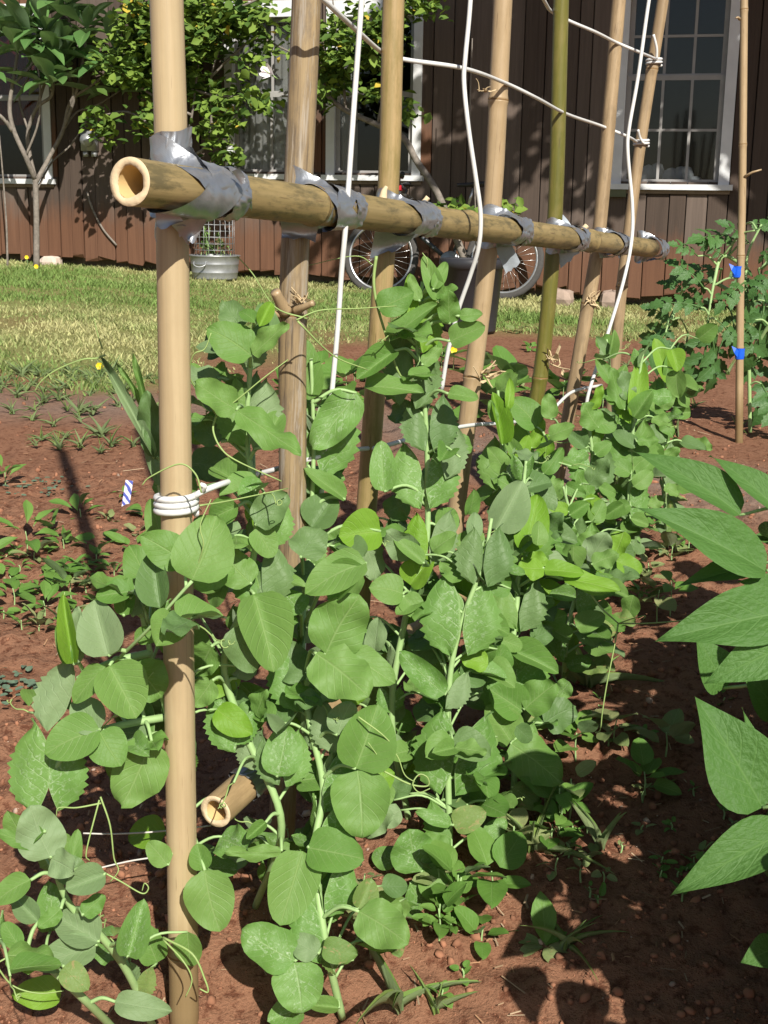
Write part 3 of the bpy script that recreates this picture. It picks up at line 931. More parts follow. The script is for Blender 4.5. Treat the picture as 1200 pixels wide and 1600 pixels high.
def tape_band(root, tr, c, axis, width, cyls, lift=.0012, seed=0, wob=.012, a0=0, a1=2 * math.pi, name='tape'):
    r2 = random.Random(seed)
    axis = axis.normalized()
    e1 = axis.orthogonal().normalized(); e2 = axis.cross(e1)
    nd, ns_ = 96, 13
    th = np.linspace(0, 2 * np.pi, nd, endpoint=False)
    cs, sn = np.cos(th), np.sin(th)
    phs = [r2.random() * 6.28 for _ in range(6)]
    grid = []
    offs = np.linspace(-.5, .5, ns_)
    for k in range(ns_):
        s = offs[k] * width
        o = c + axis * s
        P2 = []
        for (p, d, r) in cyls:
            d = d.normalized()
            t = (o - p).dot(axis) / d.dot(axis)
            q = p + d * t - o
            u = d.orthogonal().normalized(); w = d.cross(u)
            for a in np.linspace(0, 2 * np.pi, 40, endpoint=False):
                v = (u * math.cos(a) + w * math.sin(a)) * r
                v = v - d * (v.dot(axis) / d.dot(axis))
                vv = q + v
                P2.append((vv.dot(e1), vv.dot(e2)))
        P2 = np.array(P2)
        cen = P2.mean(0)
        Q = P2 - cen
        h = (Q[:, 0:1] * cs[None] + Q[:, 1:2] * sn[None]).max(0)
        den = np.cos(th[:, None] - th[None, :])
        rad_ = np.where(den > .05, h[None, :] / np.maximum(den, .05), 9).min(1)
        row = []
        for j in range(nd):
            a = th[j]
            wr = .0011 * math.sin(9 * a + phs[0] + 5 * offs[k]) * math.sin(2 * a + phs[1]) + .0009 * math.sin(17 * a + phs[2] - 9 * offs[k]) + .0016 * math.sin(4 * a + phs[4] + 3 * offs[k])
            rr = rad_[j] + lift + max(wr, -.0004) + (.0012 if abs(offs[k]) > .45 else 0) * (.5 + .5 * math.sin(3 * a + phs[5]))
            sh = wob * math.sin(a + phs[3]) + .002 * math.sin(3 * a + phs[1])
            v = o + e1 * (cen[0] + rr * math.cos(a)) + e2 * (cen[1] + rr * math.sin(a)) + axis * sh
            row.append(v)
        grid.append(row)
    V = [v - tr.location for row in grid for v in row]
    F = []
    for k in range(ns_ - 1):
        for j in range(nd):
            a = k * nd + j; b = k * nd + (j + 1) % nd
            F.append((a, b, b + nd, a + nd))
    mb = MB(); mb.add(V, F)
    return mb.build(name, M['tape'], root)

def flap(tr, parent, quad, curl=.012, seed=0, mat='tape', ragged=True):
    """a loose end of tape through four world corners (a, b at the root, c, d at the torn end)"""
    r2 = random.Random(seed); n, m = 8, 6
    a, b, c, d = quad
    nn = (b - a).cross(d - a).normalized()
    V, F = [], []
    for i in range(n + 1):
        t = i / n
        for j in range(m + 1):
            s = j / m
            p = a.lerp(b, s).lerp(d.lerp(c, s), t)
            if i == n and ragged: p = p + (d - a).normalized() * r2.uniform(-.004, .004)
            p = p + nn * (curl * (math.sin(t * 2.4) + .35 * math.sin(s * 5 + seed) * t))
            V.append(p - tr.location)
    for i in range(n):
        for j in range(m): F.append((i * (m + 1) + j, i * (m + 1) + j + 1, (i + 1) * (m + 1) + j + 1, (i + 1) * (m + 1) + j))
    mb = MB(); mb.add(V, F)
    # thickness
    k = len(V); mb.V += [v - nn * .0006 for v in V]; mb.U += [(0, 0)] * k; mb.F += [tuple(q + k for q in f[::-1]) for f in F]
    return mb.build('tape_end', M[mat], parent)

POSTS = [  # (pixel path at the post's distance), radius, node rows, material, extra length above, label
    ([(260, 0), (268, 283), (288, 1600)], .0228, [850, 1487], 'bam_tan', 1.2, 'pale tan front post, the nearest one'),
    ([(479, 0), (467, 270), (457, 500), (456, 850), (438, 1365)], .0228, [492], 'bam_weathered', 1.2, 'weathered grey streaked post with cut side stubs'),
    ([(615, 0), (606, 310), (572, 805), (545, 1200)], .0195, [330], 'bam_olive_tan', 1.0, 'tan post with an olive green stretch'),
    ([(786, 0), (768, 340), (735, 620), (700, 900)], .0205, [156, 588], 'bam_tan2', 1.0, 'buff post with a dry husk at its node'),
    ([(877, 0), (867, 340), (846, 575), (822, 700), (800, 860)], .0190, [590], 'bam_green', .5, 'green bamboo post'),
    ([(967, 0), (937, 355), (919, 474), (872, 744), (855, 850)], .0190, [474], 'bam_brown', .5, 'brown streaked post leaning right'),
    ([(1036, 0), (1002, 215), (984, 350), (969, 474), (950, 700)], .0175, [108, 448], 'bam_brown', .5, 'far thin post leaning right'),
]
TR = thing('bamboo_trellis', 'bamboo pole trellis taped together with duct tape and strung with white wire', 'trellis', G(292, 1612))
TR_POSTS = []
def build_trellis():
    L = TR.location
    for i, (pp, r, nodes, mat, ext, lab) in enumerate(POSTS):
        k = 1
        p, t = post_xy(*[q for q in pp if q[1] > 200][0], r)
        Y = p.y
        pts = [at(x, y, Y) for x, y in pp]
        top = pts[0] + (pts[0] - pts[1]).normalized() * ext
        bot = pts[-1] + (pts[-1] - pts[-2]).normalized() * .05
        while bot.z > ground_z(bot.x, bot.y) - .08: bot = bot + (pts[-1] - pts[-2]).normalized() * .03
        path = smooth_path([bot] + pts[::-1] + [top], 5)
        M0i = frame_z(path[0], path[-1]).inverted(); Lz = (M0i @ path[-1]).z
        fr = []
        for ny in nodes:
            xs_ = np.interp(ny, [q[1] for q in pp], [q[0] for q in pp])
            fr.append((M0i @ at(xs_, ny, Y)).z / Lz)
        # nodes outside the picture
        fr += [f for f in (.985,) if all(abs(f - g) > .1 for g in fr)]
        po = bamboo('post', path, r * 1.03, r * .97, fr, M[mat], TR, TR)
        po['label'] = lab
        # the point of the post at rail height
        j = min(range(len(path)), key=lambda q: abs(path[q].z - RAIL0.lerp(RAIL1, t).z))
        d = (path[min(j + 1, len(path) - 1)] - path[max(0, j - 1)]).normalized()
        TR_POSTS.append((RAIL0.lerp(RAIL1, t) - RSIDE * (rail_r(t) + r), d, r, t, po, Y))
    # rail
    Lr = (RAIL1 - RAIL0).length
    def rail_frac(px):
        lo, hi = 0., 1.
        for _ in range(40):
            m = .5 * (lo + hi)
            if proj(RAIL0.lerp(RAIL1, m))[0] < px: lo = m
            else: hi = m
        return lo
    rail = bamboo('rail', [RAIL0, RAIL0.lerp(RAIL1, .5) + Vector((0, 0, -.002)), RAIL1], .0298, .0270, [rail_frac(488), rail_frac(731), rail_frac(922)], M['bam_rail'], TR, TR, 'start', 28)
    rail['label'] = 'thick mottled top rail with a hollow sawn end'
    # lower rail near the ground
    l0 = at(337, 1268, 1.83); l1 = at(885, 778, 3.62)
    low = bamboo('lower_rail', [l0, l1], .0265, .024, [.3, .7], M['bam_low'], TR, TR, 'start', 24)
    low['label'] = 'lower rail near the soil with a sawn end'
    # tape joints
    for i, (pp_, d, r, t, po, Y) in enumerate(TR_POSTS):
        rc = RAIL0.lerp(RAIL1, t); c = rc.lerp(pp_, .5)
        cy = [(pp_, d, r), (rc, RDIR, rail_r(t))]
        up = d if d.z > 0 else -d
        w = [.066, .046, .042, .042, .040, .032, .040][i]
        g = tape_band(TR, TR, c, up - RDIR * .95, w * .95, cy, .0016, 10 + i, .006)
        tape_band(TR, TR, c + RDIR * .006, up + RDIR * .9, w, cy, .0032, 40 + i, .006)
        if i == 0:
            tape_band(TR, TR, c + up * .012 + RDIR * .004, up * 1.0 - RDIR * .6, .055, cy, .0050, 71, .008)
            tape_band(TR, TR, pp_ + up * .052, up, .050, [(pp_, d, r)], .0030, 72, .006)
            tape_band(TR, TR, rc + RDIR * .050, RDIR + up * .12, .040, [(rc, RDIR, rail_r(t))], .0040, 73, .008)
        else:
            tape_band(TR, TR, rc + RDIR * (.055 if i < 3 else .04), RDIR + up * .15, .036 if i < 4 else .03, [(rc, RDIR, rail_r(t))], .0022, 90 + i, .006)
        q = lambda x, y, dy=0: at(x, y, Y - .05 + dy)
        if i == 0:
            flap(TR, g, (q(242, 318), q(275, 330), q(290, 352), q(243, 356)), .006, 1)
            flap(TR, g, (q(268, 352), q(330, 330), q(302, 378), q(290, 380)), .010, 2)
            flap(TR, g, (q(362, 268, .02), q(374, 262, .02), q(386, 284, .03), q(377, 290, .03)), .004, 3)
        if i == 1:
            flap(TR, g, (q(438, 345), q(500, 340), q(492, 376), q(440, 374)), .012, 4)
            flap(TR, g, (q(525, 312, .04), q(558, 318, .05), q(545, 350, .04), q(535, 352, .04)), .006, 5)
        if i == 2:
            flap(TR, g, (q(586, 362), q(655, 366), q(620, 392), q(578, 402)), .008, 6)
        if i == 3:
            flap(TR, g, (q(770, 380, .03), q(795, 372, .03), q(814, 412, .06), q(792, 430, .06)), .006, 7, 'tape_back')
            flap(TR, g, (q(752, 352, .06), q(808, 352, .06), q(805, 340, .08), q(757, 343, .08)), .004, 8, 'tape_back')
        if i == 4:
            flap(TR, g, (q(872, 388, .03), q(892, 378, .04), q(907, 394, .06), q(877, 420, .05)), .004, 9, 'tape_back')
            flap(TR, g, (q(851, 356, .06), q(895, 356, .06), q(880, 338, .09), q(854, 344, .09)), .004, 10, 'tape_back')
        if i == 5:
            flap(TR, g, (q(962, 372, .1), q(972, 370, .1), q(970, 404, .1), q(966, 402, .1)), .003, 11)
    # tape on the lower rail
    ld = (l1 - l0).normalized()
    p2 = TR_POSTS[1]
    q = at(437, 1175, 2.0)
    tape_band(TR, TR, l0 + ld * .115, ld, .06, [(l0, ld, .0262)], .0025, 130, .012)
    tape_band(TR, TR, (l0 + ld * .17), (ld + Vector((0, 0, .8))), .05, [(l0, ld, .0262)], .004, 131, .01)
    tape_band(TR, TR, l0 + ld * .95, ld + Vector((0, 0, .5)), .05, [(l0, ld, .0255)], .003, 132, .01)
    tape_band(TR, TR, l0 + ld * 1.75, ld + Vector((0, 0, .5)), .05, [(l0, ld, .0245)], .003, 133, .01)
    # wires
    Yp = [p[5] for p in TR_POSTS]
    def wire(pts, r=.0038, mat='wire', lab=None, n=6):
        m = MB(); m.tube([p - L for p in smooth_path(pts, n)], r, 8)
        o = m.build('wire', M[mat], TR)
        if lab: o['label'] = lab
        return o
    A = at
    w_ = wire([A(574, -150, 2.10), A(565, 0, 2.10), A(552, 180, 2.10), A(541, 342, 2.10), A(534, 420, 2.11), A(527, 520, 2.12), A(514, 660, 2.13), A(500, 790, 2.14), A(486, 900, 2.15), A(470, 1050, 2.16)], .0044)
    wire([A(742, -150, 2.50), A(735, 0, 2.50), A(727, 90, 2.50), A(725, 130, 2.50), A(732, 200, 2.50), A(743, 275, 2.51), A(751, 335, 2.52), A(748, 385, 2.53), A(735, 430, 2.55), A(716, 485, 2.57), A(700, 550, 2.58), A(690, 610, 2.59)], .0044)
    wire([A(1034, -120, 3.62), A(1014, 0, 3.62), A(997, 120, 3.62), A(983, 200, 3.62), A(981, 240, 3.62), A(988, 320, 3.63), A(987, 375, 3.62), A(974, 440, 3.6), A(950, 520, 3.58), A(922, 606, 3.55), A(915, 640, 3.55)], .0050)
    y3, y4, y5, y6, y7 = Yp[2:7]
    wire([A(440, -28, 2.02), A(480, -22, 2.00), A(510, 4, 2.02), A(560, 50, 2.2), A(598, 82, y3 + .03), A(632, 93, y3 + .06), A(725, 107, 2.56), A(790, 130, y4 - .03), A(838, 153, 3.0), A(885, 178, y5 + .03), A(940, 197, y6 - .03), A(982, 214, 3.7), A(995, 222, y7 - .03)], .0042)
    wire([A(838, -25, 3.0), A(852, 4, 3.1), A(862, 18, y5 + .03), A(890, 33, y5 + .06), A(930, 50, 3.45), A(962, 66, y6 - .03), A(1000, 82, 3.7), A(1024, 92, y7 - .03)], .0042)
    wire([A(1006, 224, y7 - .03), A(1000, 215, y7 - .035), A(997, 203, y7 - .05)], .0040)
    wire([A(1026, 92, y7 - .03), A(1026, 75, y7 - .04), A(1021, 54, y7 - .05)], .0040)
    def wraps(po, px, py, n, dy, r, rw=.0042, lab=None):
        Y = po[5]; c0 = A(px, py, Y); c1 = A(px, py + dy, Y); m = MB(); pts = []
        for k in range(n * 20 + 1):
            a = 2 * math.pi * k / 20; f = k / (n * 20)
            pts.append(c0.lerp(c1, f) + Vector((math.cos(a) * (r + rw), -math.sin(a) * (r + rw), 0)) - L)
        m.tube(pts, rw, 8); o = m.build('wire_wrap', M['wire'], TR)
    wraps(TR_POSTS[0], 275.5, 772, 3, 30, .0232, .0050)
    wraps(TR_POSTS[6], 1002, 219, 2, 9, .0178, .0040)
    wraps(TR_POSTS[6], 1022, 92, 2, 10, .0178, .0040)
    wire([A(303, 778, Yp[0] - .005), A(316, 768, Yp[0] - .01), A(360, 752, 1.85), A(425, 735, Yp[1] + .03), A(490, 716, 2.12), A(530, 705, 2.2), A(572, 701, Yp[2] - .025), A(600, 697, 2.4), A(680, 675, 2.6), A(740, 664, 2.8), A(800, 660, 3.0), A(845, 650, Yp[4] + .03), A(865, 638, 3.3), A(895, 612, 3.5), A(940, 602, 3.7)], .0045)
    wire([A(316, 768, Yp[0] - .012), A(320, 760, Yp[0] - .02), A(313, 757, Yp[0] - .02)], .0035)
    wire([A(130, 1302, 1.95), A(180, 1303, 1.96), A(250, 1299, 1.97), A(330, 1290, 2.0)], .0014, 'string')
    wire([A(140, 1360, 1.9), A(200, 1346, 1.92), A(250, 1338, 1.94), A(330, 1325, 1.98)], .0014, 'string')
    # stubs, husks and splinters
    def stub(post, pts, r, mat='bam_tan2', end='bam_cut'):
        m = MB(); m.tube([p - L for p in smooth_path(pts, 4)], r, 10)
        po = post[4]; o = m.build('branch_stub', M[mat], po); o.matrix_basis = po.matrix_basis.inverted()
    P2_ = TR_POSTS[1]; y2 = P2_[5]
    stub(P2_, [A(447, 488, y2 - .02), A(437, 470, y2 - .035), A(430, 455, y2 - .045)], [.012, .009, .008])
    stub(P2_, [A(462, 486, y2 - .022), A(475, 480, y2 - .04), A(490, 473, y2 - .05)], [.008, .0055, .005])
    stub(P2_, [A(436, 492, y2 - .02), A(426, 490, y2 - .03)], [.006, .005])
    def husk(post, px, py, Y, n, size, seed):
        """broken twig stubs and ragged papery sheaths left at a node"""
        r2 = random.Random(seed); m = MB()
        c = A(px, py, Y)
        for k in range(n):
            d = Vector((r2.uniform(-.5, 1), r2.uniform(-.7, .1), r2.uniform(-.5, .8))).normalized() * size * r2.uniform(.25, .9)
            o = c + Vector((r2.uniform(-.4, .4), r2.uniform(-.2, .2), r2.uniform(-.3, .3))) * size * .5
            if k % 2:
                m.tube([q - L for q in smooth_path([o, o + d * .5 + Vector((r2.uniform(-1, 1), 0, r2.uniform(-1, 1))) * size * .1, o + d], 2)], [size * .035, size * .02], 5)
            else:
                sd = d.cross(Vector((r2.uniform(-1, 1), r2.uniform(-1, 1), .3))).normalized() * size * r2.uniform(.05, .13)
                cu = d.cross(sd).normalized() * size * .12
                V = [o - sd * .5, o + sd * .5, o + d * .4 + sd + cu, o + d * .45 - sd * .8 + cu * .4, o + d * .8 + sd * .3, o + d * .75 - sd * .6 - cu * .5, o + d + sd * r2.uniform(-1, .6)]
                m.add([v - L for v in V], [(0, 1, 2, 3), (3, 2, 4, 5), (5, 4, 6)])
        po = post[4]; o = m.build('husk', M['dry'], po, False); o.matrix_basis = po.matrix_basis.inverted()
    husk(TR_POSTS[1], 470, 470, y2 - .03, 12, .035, 1)
    husk(TR_POSTS[3], 752, 142, y4 - .03, 7, .035, 2)
    husk(TR_POSTS[3], 758, 588, y4 - .02, 12, .06, 3)
    husk(TR_POSTS[4], 866, 565, y5 - .02, 12, .07, 4)
    husk(TR_POSTS[5], 922, 468, y6 - .02, 12, .05, 5)
    husk(TR_POSTS[6], 968, 445, y7 - .02, 7, .04, 6)
    stub(TR_POSTS[2], [A(598, 312, y3 - .03), A(600, 300, y3 - .03), A(604, 291, y3 - .03)], [.008, .006, .003], 'bam_cut')
    stub(TR_POSTS[2], [A(652, 325, y3 + .12), A(662, 316, y3 + .12), A(669, 308, y3 + .12)], [.005, .005, .005], 'bam_cut')
    stub(TR_POSTS[5], [A(905, 368, y6 - .06), A(912, 358, y6 - .07), A(917, 352, y6 - .07)], [.008, .008, .007], 'bam_cut')
    for k in range(6):
        r2 = random.Random(k)
        stub(TR_POSTS[5], [A(908 + r2.uniform(0, 10), 368 + r2.uniform(-3, 3), y6 - .085), A(925 + r2.uniform(-6, 14), 377 + r2.uniform(-8, 12), y6 - .09)], [.002, .0008], 'bam_cut')
build_trellis()

# ------------------------------------------------------------------ leaf meshes, shared by all copies
def leaf_mesh(name, hw, mat, na=11, nc=8, fold=.10, droop=.12, wave=.02, seed=0, teeth=0, skew=0.0, wfreq=3, cup=0.0):
    r2 = random.Random(seed); p1, p2, p3 = (r2.random() * 6.28 for _ in range(3))
    V, U, F = [], [], []
    for i in range(na + 1):
        v = i / na
        v = .45 * v + .55 * (1 - math.cos(math.pi * v)) / 2
        w = max(hw(v), .004)
        for j in range(nc + 1):
            u = j / nc * 2 - 1
            ww = w
            if teeth and abs(u) > .99: ww = w * (1 + teeth * (1 if i % 2 else -1))
            x = u * ww + skew * math.sin(v * math.pi) * .5
            z = fold * abs(x) * (1 - .4 * v) - droop * v * v + wave * math.sin(v * wfreq * 3.1 + p1 + (p2 if u > 0 else 0)) * abs(u) * min(1, 6 * v) + .012 * math.sin(x * 9 + p3) + cup * x * x * math.sin(math.pi * v) + .03 * x * math.sin(v * 5 + p3)
            V.append((x, v, z)); U.append((u * .5 + .5, v))
    for i in range(na):
        for j in range(nc):
            a = i * (nc + 1) + j
            F.append((a, a + 1, a + nc + 2, a + nc + 1))
    return make_mesh(name, V, F, mat, U)

def stipule_mesh(name, mat, side, seed=0, tooth=.06):
    """half a clasping pea stipule: pointed upper lobe, round toothed lower lobe, one straight edge along the stem"""
    r2 = random.Random(seed); na, nc = 22, 7
    V, U, F = [], [], []
    for i in range(na + 1):
        v = i / na; y = -.42 + 1.42 * v
        outer = .62 * (math.sin(math.pi * min(1, max(0, v)) ** .80)) ** .62
        inner = -.02 + (.30 * ((v - .55) / .45) ** 2 if v > .55 else (.16 * ((.30 - v) / .30) ** 1.2 if v < .30 else 0))
        if v < .68 and 0 < i < na: outer *= 1 + tooth * (1 if i % 2 else -1) * (1 + r2.uniform(-.5, .5))
        outer = max(outer, inner + .01)
        for j in range(nc + 1):
            u = j / nc
            x = inner + (outer - inner) * u
            z = .24 * x - .30 * x * x + .05 * math.sin(y * 6 + seed) * u - .13 * max(0, y) ** 2 + .03 * math.sin(7 * u + 4 * v + seed)
            V.append((x * side, y, z)); U.append((.5 + .5 * u * side, v))
    for i in range(na):
        for j in range(nc):
            a = i * (nc + 1) + j
            q = (a, a + 1, a + nc + 2, a + nc + 1)
            F.append(q if side > 0 else q[::-1])
    return make_mesh(name, V, F, mat, U)

oval = lambda v: .55 * math.sqrt(max(0., 1 - (2 * v ** .80 - 1) ** 2)) * (1 - .20 * v)
oval2 = lambda v: .56 * math.sqrt(max(0., 1 - (2 * v ** .88 - 1) ** 2)) ** 1.1 * (1 - .26 * v)
nar = lambda v: .5 * max(0., math.sin(math.pi * v ** .75)) ** .9
beanw = lambda v: .5 * (max(0., math.sin(math.pi * min(1, v * 1.0) ** .60)) ** .85) * (1 - .28 * v ** 3)
oblan = lambda v: .5 * max(0., math.sin(math.pi * v ** 1.35)) ** .9
LM = {}
for key, mat in (('g', 'pea_leaf'), ('l', 'pea_leaf_lime'), ('y', 'pea_gray'), ('o', 'pea_old'), ('d', 'pea_dark'), ('m', 'pea_marble')):
    LM[key] = [leaf_mesh('leaflet', [oval, oval2, oval, oval2, oval2, oval][k], M[mat], 11, 8, [.12, .28, .05, .42, .70, .18][k], [.08, .20, -.06, .28, .12, -.14][k], [.04, .05, .08, .05, .03, .09][k], k + 1, 0, [0, .06, -.05, .08, 0, -.08][k], 2 + k % 3, [.25, -.3, .5, -.2, 0, -.5][k]) for k in range(6)]
SM = {}
for key, mat in (('m', 'pea_marble'), ('d', 'pea_dark'), ('y', 'pea_gray'), ('g', 'pea_leaf'), ('o', 'pea_old'), ('l', 'pea_leaf_lime')):
    SM[key] = {s: [stipule_mesh('stipule', M[mat], s, k + 1) for k in range(3)] for s in (-1, 1)}

def leaf_matrix(b, t, n, wr):
    """base b, tip t, facing n, width/length ratio"""
    y = t - b; L = y.length; y.normalize()
    z = n - y * n.dot(y)
    z = z.normalized() if z.length > 1e-4 else y.orthogonal().normalized()
    x = y.cross(z)
    m = Matrix((x * L * wr, y * L, z * L)).transposed().to_4x4()
    m.translation = b
    return m

class Plant:
    def __init__(s, name, label, cat, paths, r=.0055, group=None, stem_mat='stem', thin=()):
        s.root = thing(name, label, cat, paths[0][0], 0, group)
        s.off = Matrix.Translation(-s.root.location)
        s.paths = [smooth_path(p, 8) for p in paths]
        for k, p in enumerate(s.paths):
            f = .42 if k in thin else 1
            m = MB(); m.tube([q - s.root.location for q in p], [r * f, r * .95 * f, r * .75 * f, r * .5 * (f if f == 1 else .8)], 8)
            m.build('stem', M[stem_mat], s.root)
        s.r = r
    def nearest(s, p):
        return min((q for path in s.paths for q in path), key=lambda q: (q - p).length + .35 * max(0, q.z - p.z + .03))
    def leaf(s, me, b, t, n, wr, name='leaflet'):
        return link(name, me, s.root, s.off @ leaf_matrix(b, t, n, wr))
    def petiole(s, b, r=.0028, sag=.0, src=None, name='petiole'):
        a = src or s.nearest(b)
        if (a - b).length < .012: return
        mid = a.lerp(b, .5) + Vector((0, 0, .18 * (a - b).length - sag))
        m = MB(); m.tube([q - s.root.location for q in smooth_path([a, mid, b], 5)], [r * 1.15, r, r * .8], 6)
        m.build(name, M['stem'], s.root)
    def tendril(s, pts, r=.0011, n=6):
        m = MB(); m.tube([q - s.root.location for q in smooth_path(pts, n)], [r * 1.3, r, r * .7], 5)
        m.build('tendril', M['tendril'], s.root)
    def curl(s, p, d, L, seed, turns=2.2):
        """a tendril that runs out along d and ends in a coil"""
        r2 = random.Random(seed); d = d.normalized(); u = d.orthogonal().normalized(); w = d.cross(u)
        pts = [p]
        for k in range(1, 5):
            pts.append(p + d * L * k / 4 + u * L * .08 * math.sin(k * 1.3 + seed) + w * L * .08 * math.cos(k + seed) + Vector((0, 0, -.04 * L * k)))
        c = pts[-1]
        for k in range(1, int(turns * 8)):
            a = k * math.pi / 4; rr = L * .10 * (1 - k / (turns * 9))
            pts.append(c + (u * (math.cos(a) - 1) + w * math.sin(a)) * rr + d * (.006 * k * L / .1 * .3))
        s.tendril(pts, .0009, 2)

def face(tilt_up=.35, side=0.0, seed=None, jitter=.25):
    """a leaf normal that looks at the garden path and the sun, with some scatter"""
    r2 = rng if seed is None else random.Random(seed)
    return Vector((.12 + side + r2.uniform(-jitter, jitter), -1, tilt_up + .35 + r2.uniform(-jitter, jitter))).normalized()

